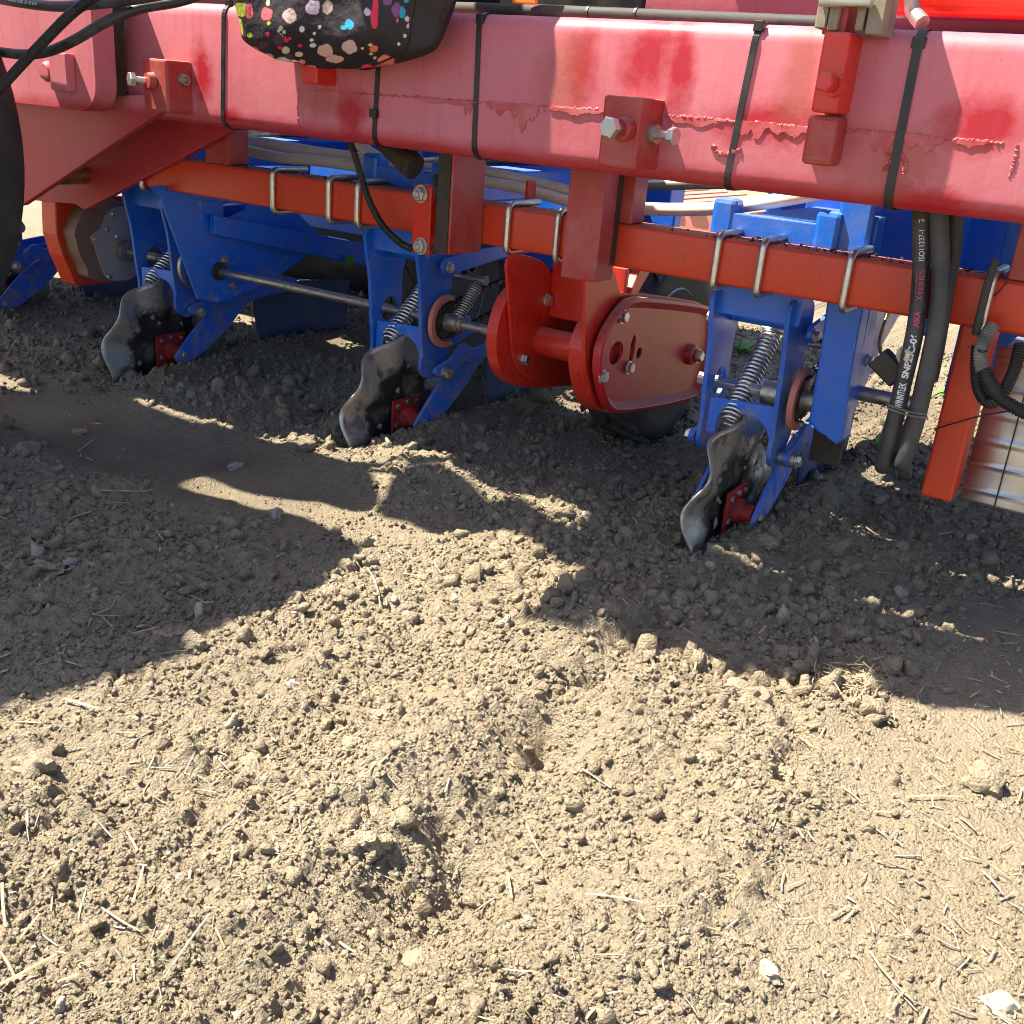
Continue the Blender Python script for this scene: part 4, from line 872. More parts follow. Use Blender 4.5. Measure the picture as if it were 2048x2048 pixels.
# the splatter print (photo crop coordinates: 470 x 150 px from (430, 0), scaled by 4.11)
SPL = [((210, 80), (62, 60), 'y'), ((125, 60), (30, 60), 'y'), ((190, 235), (40, 95), 'y'), ((280, 90), (35, 62), 'k'), ((285, 290), (22, 22), 'y'), ((440, 190), (16, 16), 'y'), ((435, 25), (16, 26), 't'), ((425, 115), (48, 55), 'k'),
       ((612, 130), (58, 60), 'p'), ((805, 60), (60, 62), 'l'), ((925, 60), (42, 58), 'p'), ((1250, 98), (28, 32), 'l'), ((1310, 140), (30, 105), 'r'), ((1320, 40), (24, 60), 'r'), ((1105, 200), (38, 40), 'b'), ((1060, 225), (28, 20), 'b'), ((1540, 100), (26, 52), 'b'), ((1575, 0), (20, 22), 'b'),
       ((1420, 10), (40, 36), 'v'), ((1490, 80), (36, 60), 'v'), ((1580, 155), (18, 24), 'l'), ((1587, 215), (14, 20), 'l'), ((1560, 295), (13, 16), 'l'), ((1510, 362), (12, 15), 'w'), ((1500, 170), (10, 16), 'k'),
       ((715, 240), (22, 24), 'w'), ((862, 222), (14, 15), 'w'), ((818, 275), (13, 14), 'w'), ((795, 330), (16, 16), 'w'), ((806, 373), (26, 16), 'w'), ((540, 232), (18, 17), 'g'), ((568, 265), (15, 16), 'g'), ((523, 252), (14, 14), 'g'), ((535, 295), (22, 18), 'g'),
       ((430, 282), (17, 20), 'r'), ((585, 330), (20, 18), 'r'), ((615, 318), (12, 12), 'r'), ((568, 308), (12, 12), 'r'), ((697, 377), (18, 14), 'r'), ((535, 392), (18, 14), 'r'), ((520, 325), (48, 45), 'v2'), ((400, 370), (38, 26), 'v2'), ((580, 412), (32, 30), 'g'), ((690, 447), (34, 20), 't'), ((560, 500), (60, 30), 'g'), ((430, 465), (50, 24), 'o2'), ((340, 460), (42, 20), 'o2'), ((300, 405), (55, 24), 'o'), ((655, 510), (30, 18), 't'), ((712, 508), (30, 18), 'k2'), ((610, 465), (36, 24), 'v2'),
       ((905, 415), (66, 52), 's'), ((985, 485), (68, 32), 's'), ((1105, 385), (62, 55), 'p'), ((1305, 402), (36, 27), 'c'), ((1278, 368), (18, 12), 't'), ((1282, 443), (14, 11), 't'), ((1312, 475), (12, 12), 't'), ((1212, 400), (11, 11), 't'), ((1405, 500), (62, 48), 'c'), ((1440, 530), (38, 26), 'c'), ((1245, 550), (40, 22), 'r'), ((770, 550), (58, 16), 'c'), ((1200, 576), (80, 10), 'c'),
       ((430, -90), (60, 60), 'l'), ((700, -120), (80, 50), 'b'), ((1000, -100), (60, 60), 'y'), ((1300, -110), (70, 50), 'p')]
COL = dict(y=(.42, .48, .03), k=(.62, .10, .13), t=(.62, .50, .36), p=(.60, .40, .38), l=(.62, .47, .58), r=(.75, .02, .07), b=(.01, .30, .50), v=(.22, .06, .22), v2=(.07, .03, .06), w=(.66, .64, .62), g=(.55, .52, .38), o=(.62, .20, .08), o2=(.58, .38, .27), s=(.62, .36, .28), c=(.75, .16, .11), k2=(.62, .20, .22))
vv = v.reshape(-1, 3); d = vv-np.array([0, 0, H]); zz = d@_F; ppx = 1024+FPX*(d@_R)/zz; ppy = 1024-FPX*(d@_U)/zz
# photo coordinates are only used here to lay the printed pattern out on the cloth's front
qx, qy = (ppx-430)*4.11, ppy*4.11
colr = np.tile(np.array([.016, .010, .014]), (len(vv), 1)); front = vv[:, 1] < 1.302
wob = 0.12*np.sin(qx*.045+qy*.06)+0.1*np.sin(qx*.09-qy*.05)
for (cx_, cy_), (rx, ry), k in SPL:
    mk = (((qx-cx_)/rx)**2+((qy-cy_)/ry)**2 < (1+wob)) & front; colr[mk] = COL[k]
ca_ = bo.data.color_attributes.new('print', 'FLOAT_COLOR', 'POINT'); ca_.data.foreach_set('color', np.c_[colr, np.ones(len(vv))].astype(np.float32).ravel())

# ================================================================== PIPES AND FRAME BEHIND
def pvc(label, P, r=0.010): return tag(hose('white_pipe', [AY(a, b, Y) for a, b, Y in P], r, M['pvc'], res=14), label, 'pipe', 'cream pipes behind the beam')
pvc('cream pipe dusted with soil, upper of the two left behind the beam', [(440, 262, 1.72), (490, 280, 1.72), (560, 292, 1.72), (640, 306, 1.72), (730, 318, 1.72), (800, 332, 1.70), (900, 344, 1.7)], 0.0125)
pvc('cream pipe dusted with soil, lower of the two left behind the beam', [(440, 290, 1.67), (490, 300, 1.67), (560, 315, 1.67), (640, 322, 1.67), (730, 335, 1.67), (800, 350, 1.66), (900, 352, 1.66)], 0.0115)
pvc('short cream pipe slanting down above the strap bracket', [(700, 275, 1.7), (740, 305, 1.69), (790, 335, 1.68)], 0.012)
pvc('soiled cream pipe, upper of two between the red posts', [(960, 340, 1.68), (1030, 358, 1.68), (1110, 376, 1.68), (1180, 395, 1.68)], 0.011)
pvc('soiled cream pipe, lower of two between the red posts', [(960, 362, 1.65), (1040, 376, 1.65), (1120, 398, 1.65), (1180, 415, 1.65)], 0.010)
pvc('clean cream pipe curving up behind the beam right of the red posts', [(1260, 416, 1.66), (1330, 419, 1.66), (1410, 418, 1.65), (1480, 412, 1.63), (1560, 400, 1.60), (1650, 384, 1.58)], 0.011)
rf = thing('blue_chassis', 'dark blue rear frame beams seen through the gap under the red beam', 'frame', (-1.2, 2.4, 0.3))
MB().box(-3.6, -1.05, 2.30, 2.38, H-0.20, H+0.02).build('rail', M['blue'], rf, bevel=0.004)
MB().box(-0.62, 0.9, 1.95, 2.03, H-0.24, H-0.09).build('rail', M['blue'], rf, bevel=0.004)
for x in (-2.62, -2.18, -1.9, -1.55, -1.2): MB().box(x-0.03, x+0.03, 2.20, 2.26, H-0.34, H+0.15).build('upright', M['blue'], rf, bevel=0.004)
MB().box(-2.9, -1.1, 2.45, 2.49, H-0.42, H-0.16).build('rear_panel', M['blue'], rf, bevel=0.004)
for x in (-0.33, -0.22): MB().box(x-0.025, x+0.025, 1.75, 1.80, H-0.30, H+0.05).build('upright', M['blue'], rf, bevel=0.004)
MB().box(-0.30, 0.2, 1.90, 1.94, H-0.42, H-0.26).build('rear_panel', M['blue'], rf, bevel=0.004)
for i, (x, y, z0, z1, dx) in enumerate(((-2.45, 1.95, -0.30, 0.06, 0.25), (-2.05, 1.88, -0.22, 0.06, -0.18), (-1.72, 1.92, -0.30, 0.08, 0.22), (-1.45, 1.86, -0.24, 0.05, -0.12), (-1.08, 1.9, -0.26, 0.02, 0.15))):
    MB().prism([[(x, H+z0), (x+0.045, H+z0), (x+0.045+dx, H+z1), (x+dx, H+z1)]], 1, y, y+0.012).build('brace', M['blue_pale'], rf, bevel=0.002)
for x, y in ((-2.3, 2.02), (-1.62, 2.02), (-1.12, 2.05)): MB().lathe([(0.012, 0), (0.012, 0.55)], (x, y, H-0.16), (0.92, 0.05, 0.12), 12).build('rod', M['steel'], rf, smooth=True)
# seed hopper: sunlit blue box behind the nearest unit
hp = thing('seed_hopper', 'bright blue hopper behind the nearest unit under the beam', 'hopper', (-0.55, 2.0, H-0.2))
q0, q1 = AY(1520, 440, 2.0).x, AY(1760, 440, 2.0).x
MB().prism([[(2.0, H-0.06), (2.25, H-0.06), (2.20, H-0.24), (2.02, H-0.24)]], 0, q0, q1).build('body', M['blue'], hp, bevel=0.01)
MB().box(q0-0.02, q1+0.02, 1.97, 2.27, H-0.058, H-0.03).build('lid', M['blue'], hp, bevel=0.006)
# upper beam behind, and red tube at the upper right
x0 = AY(1290, 10, 1.62).x
ubm = thing('upper_rail', 'dusty pink red rail at the top edge above the beam', 'rail', (-0.5, 1.62, BT+0.03))
extrude_x(rrect(1.60, 1.70, BT+0.022, BT+0.13, 0.012, 3), [AY(1290, 20, 1.6).x, -0.2, 0.1], 'rail_tube', M['beam'], ubm, smooth=True)
urt = thing('upper_tube', 'bright red tube at the upper right corner with bent grey rod', 'tube', (0, 1.48, BT+0.03))
za = AY(1900, 16, 1.47).z; zb_ = AY(1900, 32, 1.47).z
extrude_x(rrect(1.47, 1.53, zb_, zb_+0.07, 0.012, 3), [AY(1745, 20, 1.47).x, 0.3, 0.9], 'tube', M['fresh'], urt, smooth=True)
hose('rod', [AY(1824, -60, 1.44), AY(1824, 10, 1.44), AY(1830, 28, 1.44), AY(1845, 46, 1.43)], 0.0095, M['steel'], urt)
drk = thing('rear_box', 'dark blue box seen between the red beam and the upper red tube', 'box', (0, 1.75, BT))
MB().box(AY(1806, 40, 1.75).x, 0.3, 1.75, 1.82, BT-0.10, BT+0.10).build('body', M['blue'], drk, bevel=0.004)
# pink slatted crate lying on the field behind
cr = thing('slatted_tray', 'pale red slatted tray lying far behind the toolbar', 'tray', (-2.7, 6.2, 0.0))
for k in range(9): MB().box(-3.25+0.14*k, -3.25+0.14*k+0.095, 5.5, 6.9, 0.16, 0.19).build('slat', M['pinkslat'], cr, bevel=0.004)
for y in (5.52, 6.80): MB().box(-3.27, -1.98, y, y+0.06, 0.0, 0.159).build('rail', M['pinkslat'], cr, bevel=0.004)
rl = thing('press_roller', 'long black roller in the dark behind the two left units', 'roller', (-1.95, 2.75, 0.0))
MB().lathe([(0.05, 0), (0.21, 0), (0.21, 1.35), (0.05, 1.35)], (-2.72, 2.78, 0.2), (1, 0, 0), 40).build('drum', M['rubber_dusty'], rl, smooth=True)
MB().lathe([(0.03, -0.1), (0.03, 1.5)], (-2.72, 2.78, 0.2), (1, 0, 0), 14).build('axle', M['steel'], rl, smooth=True)

# ================================================================== SOIL
_g = rng.normal(size=(256, 256, 2)); _g /= np.linalg.norm(_g, axis=2, keepdims=True)
def gnoise(x, y, ox=0.0):
    x = x+ox*17.3+100; y = y+ox*9.1+100; xi = np.floor(x).astype(int); yi = np.floor(y).astype(int); fx, fy = x-xi, y-yi
    u, w_ = fx*fx*fx*(fx*(fx*6-15)+10), fy*fy*fy*(fy*(fy*6-15)+10)
    def d(i, j): g = _g[(xi+i) & 255, (yi+j) & 255]; return g[..., 0]*(fx-i)+g[..., 1]*(fy-j)
    return (d(0, 0)*(1-u)+d(1, 0)*u)*(1-w_)+(d(0, 1)*(1-u)+d(1, 1)*u)*w_
def axis(a, b, step, lo, hi, grow=1.12):
    mid = list(np.arange(a, b, step)); s = step; x = a; left = []
    while x > lo: s *= grow; x -= s; left.append(x)
    s = step; x = mid[-1]; right = []
    while x < hi: s *= grow; x += s; right.append(x)
    return np.array(left[::-1]+mid+right)
GX = axis(-1.70, 0.28, 0.0025, -90, 90); GY = axis(0.26, 1.70, 0.0025, -40, 150)
XX, YY = np.meshgrid(GX, GY, indexing='ij')
def seg_d(px, py, a, b):
    ax, ay = a; bx, by = b; dx, dy = bx-ax, by-ay; t = np.clip(((px-ax)*dx+(py-ay)*dy)/(dx*dx+dy*dy), 0, 1)
    return np.hypot(px-ax-t*dx, py-ay-t*dy), t
def G(px, py): q = AZ(px, py); return q.x, q.y
def line_band(x, y, pts, width):
    """1 on the line through photo points, falling to 0"""
    dmin = None
    for a, b in zip(pts, pts[1:]):
        d_, _ = seg_d(x, y, G(*a), G(*b)); dmin = d_ if dmin is None else np.minimum(dmin, d_)
    return np.exp(-(dmin/width)**2)
def smooth_mask(x, y):
    """1 where wheels and shoes have pressed the soil smooth"""
    w_ = 0.05*gnoise(x*5, y*5, 3)
    lane = np.exp(-((x+w_+0.03)/0.16)**4)*(y < 1.6)
    cx, cy = G(250, 900); t2 = 1.15*np.exp(-(((x-cx)/0.62)**2+((y-cy-0.08)/0.20)**2)**2)
    cx, cy = G(1000, 1480); t3 = 0.5*np.exp(-(((x-cx)/0.055)**2+((y-cy)/0.08)**2))
    cx, cy = G(180, 1460); t4 = 0.6*np.exp(-(((x-cx)/0.12)**2+((y-cy)/0.10)**2))
    return np.clip(lane*0.85+t2+t3+t4, 0, 1)
def height(x, y):
    sm = smooth_mask(x, y); far = np.clip((np.hypot(x, y)-3)/6, 0, 1)
    h = 0.020*gnoise(x*1.6, y*1.6, 1)+0.016*gnoise(x*4.2, y*3.6, 2)
    rgh = 0.010*gnoise(x*11, y*11, 4)+0.0065*gnoise(x*26, y*26, 5)+0.0042*gnoise(x*60, y*60, 6)+0.0024*gnoise(x*130, y*130, 7)
    rgh = rgh+0.0085*(np.abs(gnoise(x*33, y*33, 91))-0.2)+0.0060*(np.abs(gnoise(x*74, y*74, 92))-0.2)+0.0042*(np.abs(gnoise(x*150, y*150, 93))-0.2)
    h = h+rgh*(1-0.84*sm)*(1+0.8*far)
    h = h-0.008*np.exp(-((x+0.03)/0.17)**4)*np.clip((1.9-y)/0.4, 0, 1)
    h = h+0.010*line_band(x, y, [(1480, 1500), (1400, 1700), (1330, 2048)], 0.06)
    n1 = 0.5+0.9*np.abs(gnoise(x*9, y*9, 8))
    h = h-0.065*n1*np.clip(0.55+1.6*gnoise(x*13, y*13, 71), 0, 1.2)*line_band(x, y, [(1300, 1262), (1240, 1310), (1190, 1360), (1130, 1420), (1095, 1470)], 0.026)
    h = h-0.018*n1*line_band(x, y, [(1360, 1180), (1320, 1230), (1300, 1262)], 0.02)
    h = h-0.034*line_band(x, y, [(1095, 1470), (1060, 1560), (960, 1680), (900, 1800)], 0.06)
    h = h+0.024*line_band(x, y, [(1180, 1180), (1060, 1300), (900, 1420), (760, 1560)], 0.07)
    h = h-0.036*n1*line_band(x, y, [(760, 1620), (840, 1600), (900, 1640), (930, 1700)], 0.022)
    h = h-0.042*n1*line_band(x, y, [(1600, 1460), (1625, 1480), (1560, 1560)], 0.018)
    h = h+0.010*np.sin((x+0.25*gnoise(x*2, y*2, 81))*2*math.pi/0.27+1.0)*np.clip((1.5-y)/0.5, 0, 1)*np.clip((x+1.3)/0.3, 0, 1)*(1-sm)
    # trodden hollow on the left, stepping down along its near rim
    cx, cy = G(260, 890); h = h-0.030*np.exp(-(((x-cx)/0.56)**2+((y-cy-0.05)/0.15)**2)**2)
    h = h+0.012*line_band(x, y, [(0, 1010), (150, 985), (330, 955), (480, 925), (640, 880)], 0.028)
    for pts in ([(0, 900), (200, 895), (400, 870), (560, 845)], [(60, 960), (260, 925), (420, 905)], [(250, 840), (480, 822), (640, 800)]):
        h = h-0.007*line_band(x, y, pts, 0.007)
    h = h+0.020*line_band(x, y, [(840, 920), (960, 975), (1080, 1010), (1150, 1050)], 0.05)
    # furrow behind and ahead of every disc
    for xc in (XC, XB, XA, XA-0.72, XC+0.72):
        t = np.exp(-((x-xc)/0.028)**2)*np.clip((y-1.40)/0.06, 0, 1); h = h-0.022*t*np.clip((2.6-y), 0.3, 1)
        h = h+0.022*(np.exp(-((x-xc-0.085)/0.04)**2)+np.exp(-((x-xc+0.085)/0.04)**2))*np.clip((y-1.43)/0.1, 0, 1)*np.clip(3-y, 0.2, 1)
    h = h+0.05*far*gnoise(x*.3, y*.3, 9)
    return h
HH = height(XX, YY)
# crumbly clods pressed into the surface
def splat(n_, rmin, rmax, seed, k=0.8, pw=2.2, far=3.0):
    rg = np.random.default_rng(seed)
    R0 = 0.45*(far/0.45)**rg.random(n_); AZm = np.radians(-31.5+rg.uniform(-40, 40, n_)); PX, PY = R0*np.sin(AZm), R0*np.cos(AZm)
    RR = rmin*(rmax/rmin)**(rg.random(n_)**pw); ok = smooth_mask(PX, PY) < rg.random(n_)*1.1
    ok &= (gnoise(PX*5, PY*5, 61)+0.6*gnoise(PX*14, PY*14, 62)) > rg.uniform(-0.75, 0.35, n_)
    for x, y, r in zip(PX[ok], PY[ok], RR[ok]):
        i0, i1 = np.searchsorted(GX, (x-r*1.3, x+r*1.3)); j0, j1 = np.searchsorted(GY, (y-r*1.3, y+r*1.3))
        if i1-i0 < 2 or j1-j0 < 2: continue
        gx, gy = XX[i0:i1, j0:j1]-x, YY[i0:i1, j0:j1]-y; a = rg.uniform(0, 3.14); e = rg.uniform(.65, 1.0)
        u_, w_ = gx*math.cos(a)+gy*math.sin(a), (-gx*math.sin(a)+gy*math.cos(a))/e
        dd_ = np.hypot(u_, w_)/r*(1+0.22*np.sin(3*np.arctan2(w_, u_)+a*7)+0.12*np.sin(7*np.arctan2(w_, u_)+a*17)); b_ = np.where(dd_ < 1, np.sqrt(np.clip(1-dd_**2, 0, 1)), 0)*r*k*rg.uniform(.4, 1)
        HH[i0:i1, j0:j1] += b_*0.75
splat(900, 0.010, 0.028, 11, 0.6)
splat(6000, 0.0045, 0.013, 12)
splat(16000, 0.0028, 0.006, 13, 0.9, 1.5, 2.2)
# boot print with cross bars
fx, fy = G(250, 1395); ang = math.atan2(G(265, 1360)[1]-G(235, 1425)[1], G(265, 1360)[0]-G(235, 1425)[0])
u_ = (XX-fx)*math.cos(ang)+(YY-fy)*math.sin(ang); w_ = -(XX-fx)*math.sin(ang)+(YY-fy)*math.cos(ang)
foot = (np.abs(u_) < 0.036) & (np.abs(w_) < 0.017)
bars = (np.abs(((u_/0.0125) % 1)-0.5) > 0.30) | (np.abs(np.abs(w_)-0.015) < 0.0022)
HH[foot] = (HH[foot].mean()-0.002)-0.006*bars[foot]

def soil_mat(name, lumpy=True):
    mt, n, l, b = _nodes(name); p = _pos(n)
    c1 = _mix(n, l, _ramp(n, l, _noise(n, l, 2.2, 6, 0.6, p), 0.35, 0.65), (0.330, 0.277, 0.200), (0.268, 0.222, 0.157))
    c2 = _mix(n, l, _ramp(n, l, _noise(n, l, 55, 6, 0.7, p), 0.42, 0.7, 0, 0.6), c1, (0.42, 0.35, 0.245))
    c2 = _mix(n, l, _ramp(n, l, _noise(n, l, 230, 3, 0.6, p), 0.62, 0.72, 0, 0.5), c2, (0.17, 0.125, 0.08))
    if not lumpy:
        ra = n.new('ShaderNodeAttribute'); ra.attribute_type = 'INSTANCER'; ra.attribute_name = 'tint'; ri = ra.outputs['Fac']
        c2 = _mix(n, l, _ramp(n, l, ri, 0, 1, 0.0, 0.45), c2, (0.22, 0.175, 0.115)); c2 = _mix(n, l, _ramp(n, l, ri, 0.96, 0.98, 0.0, 0.7), c2, (0.50, 0.46, 0.38))
    at = n.new('ShaderNodeAttribute'); at.attribute_name = 'dark_soil'; at.attribute_type = 'GEOMETRY' if lumpy else 'INSTANCER'
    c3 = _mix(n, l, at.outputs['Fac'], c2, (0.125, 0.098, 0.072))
    l.new(c3, b.inputs['Base Color']); b.inputs['Roughness'].default_value = 0.95; b.inputs['Specular IOR Level'].default_value = 0.15
    vo = n.new('ShaderNodeTexVoronoi'); vo.inputs['Scale'].default_value = 260; vo.inputs['Randomness'].default_value = 1.0; l.new(p, vo.inputs['Vector'])
    v2 = n.new('ShaderNodeTexVoronoi'); v2.inputs['Scale'].default_value = 610; l.new(p, v2.inputs['Vector'])
    h = _math(n, l, 'ADD', _noise(n, l, 170, 7, 0.7, p), _math(n, l, 'ADD', _math(n, l, 'MULTIPLY', vo.outputs['Distance'], -0.55), _math(n, l, 'MULTIPLY', v2.outputs['Distance'], -0.28)))
    _bump(n, l, b, h, 0.0075 if lumpy else 0.0045, 1.0)
    return mt
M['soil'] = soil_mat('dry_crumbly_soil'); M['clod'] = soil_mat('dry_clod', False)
nx, ny = XX.shape
vv = np.stack([XX, YY, HH], -1).reshape(-1, 3).astype(np.float32)
ii, jj = np.meshgrid(np.arange(nx-1), np.arange(ny-1), indexing='ij'); a = (ii*ny+jj).ravel()
quads = np.stack([a, a+ny, a+ny+1, a+1], 1).astype(np.int32)
def np_mesh(name, v, f, mat, k):
    me = bpy.data.meshes.new(name); me.vertices.add(len(v)); me.vertices.foreach_set('co', np.ascontiguousarray(v, dtype=np.float32).ravel())
    me.loops.add(f.size); me.loops.foreach_set('vertex_index', np.ascontiguousarray(f, dtype=np.int32).ravel())
    me.polygons.add(len(f)); me.polygons.foreach_set('loop_start', np.arange(0, f.size, k, dtype=np.int32)); me.polygons.foreach_set('use_smooth', np.ones(len(f), dtype=bool))
    me.materials.append(mat); me.update(); me.validate(); return me
def dark_soil(x, y):  # darker soil tone round each unit, and the moist hollow on the left
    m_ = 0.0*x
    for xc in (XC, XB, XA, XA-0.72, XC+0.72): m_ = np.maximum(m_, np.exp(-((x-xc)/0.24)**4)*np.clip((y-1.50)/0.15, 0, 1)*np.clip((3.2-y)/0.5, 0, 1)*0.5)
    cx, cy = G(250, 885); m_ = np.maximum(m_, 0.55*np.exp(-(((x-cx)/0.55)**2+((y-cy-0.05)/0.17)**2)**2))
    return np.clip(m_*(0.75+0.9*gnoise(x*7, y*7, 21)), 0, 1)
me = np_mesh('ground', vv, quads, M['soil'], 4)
mo = me.attributes.new('dark_soil', 'FLOAT', 'POINT'); mo.data.foreach_set('value', dark_soil(vv[:, 0].astype(float), vv[:, 1].astype(float)).astype(np.float32))
ground = bpy.data.objects.new('ground', me); C.objects.link(ground); ground['kind'] = 'structure'; ground['label'] = 'dry crumbly tilled soil of the field'
def hz(x, y):
    i = np.clip(np.searchsorted(GX, x)-1, 0, nx-2); j = np.clip(np.searchsorted(GY, y)-1, 0, ny-2)
    tx, ty = (x-GX[i])/(GX[i+1]-GX[i]), (y-GY[j])/(GY[j+1]-GY[j])
    return (HH[i, j]*(1-tx)+HH[i+1, j]*tx)*(1-ty)+(HH[i, j+1]*(1-tx)+HH[i+1, j+1]*tx)*ty

# ---- loose crumbs, too many to count
def ico(sub):
    bm = bmesh.new(); bmesh.ops.create_icosphere(bm, subdivisions=sub, radius=1.0)
    v = np.array([tuple(q.co) for q in bm.verts]); f = np.array([[q.index for q in fc.verts] for fc in bm.faces]); bm.free(); return v, f
I1, I2, I3 = ico(1), ico(2), ico(3)
from mathutils import noise as mn
def lump(v, rg, amp=0.25):
    off = Vector(rg.uniform(-50, 50, 3)); s = np.array([1+amp*1.5*mn.noise(Vector(q)*1.1+off)+amp*0.9*mn.noise(Vector(q)*2.6+off)+amp*0.5*mn.noise(Vector(q)*6.0+off) for q in v])
    return v*s[:, None]*np.array([1, rg.uniform(.65, 1), rg.uniform(.5, .8)])
def crumbs(n_, smin, smax, seed, power, rmin=0.42, rmax=3.6, scale_r=0.9, area=None, lift=(-0.25, 0.40)):
    rg = np.random.default_rng(seed)
    r0 = rmin*(rmax/rmin)**rg.random(n_); az = np.radians(-31.5+rg.uniform(-42, 42, n_)); x, y = r0*np.sin(az), r0*np.cos(az)
    s = smin*(smax/smin)**(rg.random(n_)**power)*(0.32+0.68*r0/scale_r)
    if area: x, y = rg.uniform(area[0], area[1], n_), rg.uniform(area[2], area[3], n_); s = smin*(smax/smin)**(rg.random(n_)**power)
    clump = gnoise(x*6, y*6, 31)+0.7*gnoise(x*17, y*17, 32)
    keep = (rg.random(n_) < np.clip(0.70+1.3*clump, 0.2, 1))*(rg.random(n_) > smooth_mask(x, y)*(0.66+0.36*(s > 0.003)))
    x, y, s = x[keep], y[keep], s[keep]; n_ = len(x)
    return np.stack([x, y, hz(x, y)+s*rg.uniform(*lift, n_)], -1), s, n_
parts = [crumbs(150000, 0.0009, 0.0040, 41, 1.4), crumbs(7500, 0.0030, 0.0105, 42, 2.8), crumbs(2200, 0.006, 0.016, 43, 2.0, 1.25, 2.6, 1.5), crumbs(1000, 0.006, 0.019, 44, 1.7, area=(-0.78, -0.15, 1.05, 1.75)), crumbs(260, 0.006, 0.014, 45, 1.8, area=(-0.9, 0.05, 0.45, 1.1))]
Pc = np.concatenate([q[0] for q in parts]); Sc = np.concatenate([q[1] for q in parts]); nC = len(Pc); rg = np.random.default_rng(5)
var = bpy.data.collections.new('crumb_shapes')
for i in range(12):
    V = lump(I2[0], rg, 0.5); mv = np_mesh('crumb', V, I2[1], M['clod'], 3); var.objects.link(bpy.data.objects.new('crumb', mv))
me = bpy.data.meshes.new('soil_crumbs'); me.vertices.add(nC); me.vertices.foreach_set('co', Pc.astype(np.float32).ravel())
def attr(nm, tp, key, arr): a_ = me.attributes.new(nm, tp, 'POINT'); a_.data.foreach_set(key, arr.ravel())
attr('rot', 'FLOAT_VECTOR', 'vector', rg.uniform(0, 6.283, (nC, 3)).astype(np.float32)); attr('scl', 'FLOAT_VECTOR', 'vector', (Sc[:, None]*np.array([1, 1, .92])).astype(np.float32))
attr('idx', 'INT', 'value', rg.integers(0, 12, nC).astype(np.int32)); attr('dark_soil', 'FLOAT', 'value', dark_soil(Pc[:, 0], Pc[:, 1]).astype(np.float32)); attr('tint', 'FLOAT', 'value', rg.random(nC).astype(np.float32))
o = bpy.data.objects.new('soil_crumbs', me); C.objects.link(o); o['kind'] = 'stuff'; o['label'] = 'loose crumbs and small clods strewn over the soil'; o['category'] = 'soil'
ng = bpy.data.node_groups.new('scatter', 'GeometryNodeTree'); ng.interface.new_socket('Geometry', in_out='INPUT', socket_type='NodeSocketGeometry'); ng.interface.new_socket('Geometry', in_out='OUTPUT', socket_type='NodeSocketGeometry')
N = ng.nodes; gi, go_ = N.new('NodeGroupInput'), N.new('NodeGroupOutput'); ip = N.new('GeometryNodeInstanceOnPoints'); ci = N.new('GeometryNodeCollectionInfo')
ci.inputs['Collection'].default_value = var; ci.inputs['Separate Children'].default_value = True; ci.inputs['Reset Children'].default_value = True; ip.inputs['Pick Instance'].default_value = True
def named(nm, tp): a_ = N.new('GeometryNodeInputNamedAttribute'); a_.data_type = tp; a_.inputs['Name'].default_value = nm; return a_.outputs['Attribute']
ng.links.new(gi.outputs[0], ip.inputs['Points']); ng.links.new(ci.outputs[0], ip.inputs['Instance']); ng.links.new(named('idx', 'INT'), ip.inputs['Instance Index'])
ng.links.new(named('rot', 'FLOAT_VECTOR'), ip.inputs['Rotation']); ng.links.new(named('scl', 'FLOAT_VECTOR'), ip.inputs['Scale']); ng.links.new(ip.outputs[0], go_.inputs[0])
o.modifiers.new('scatter', 'NODES').node_group = ng

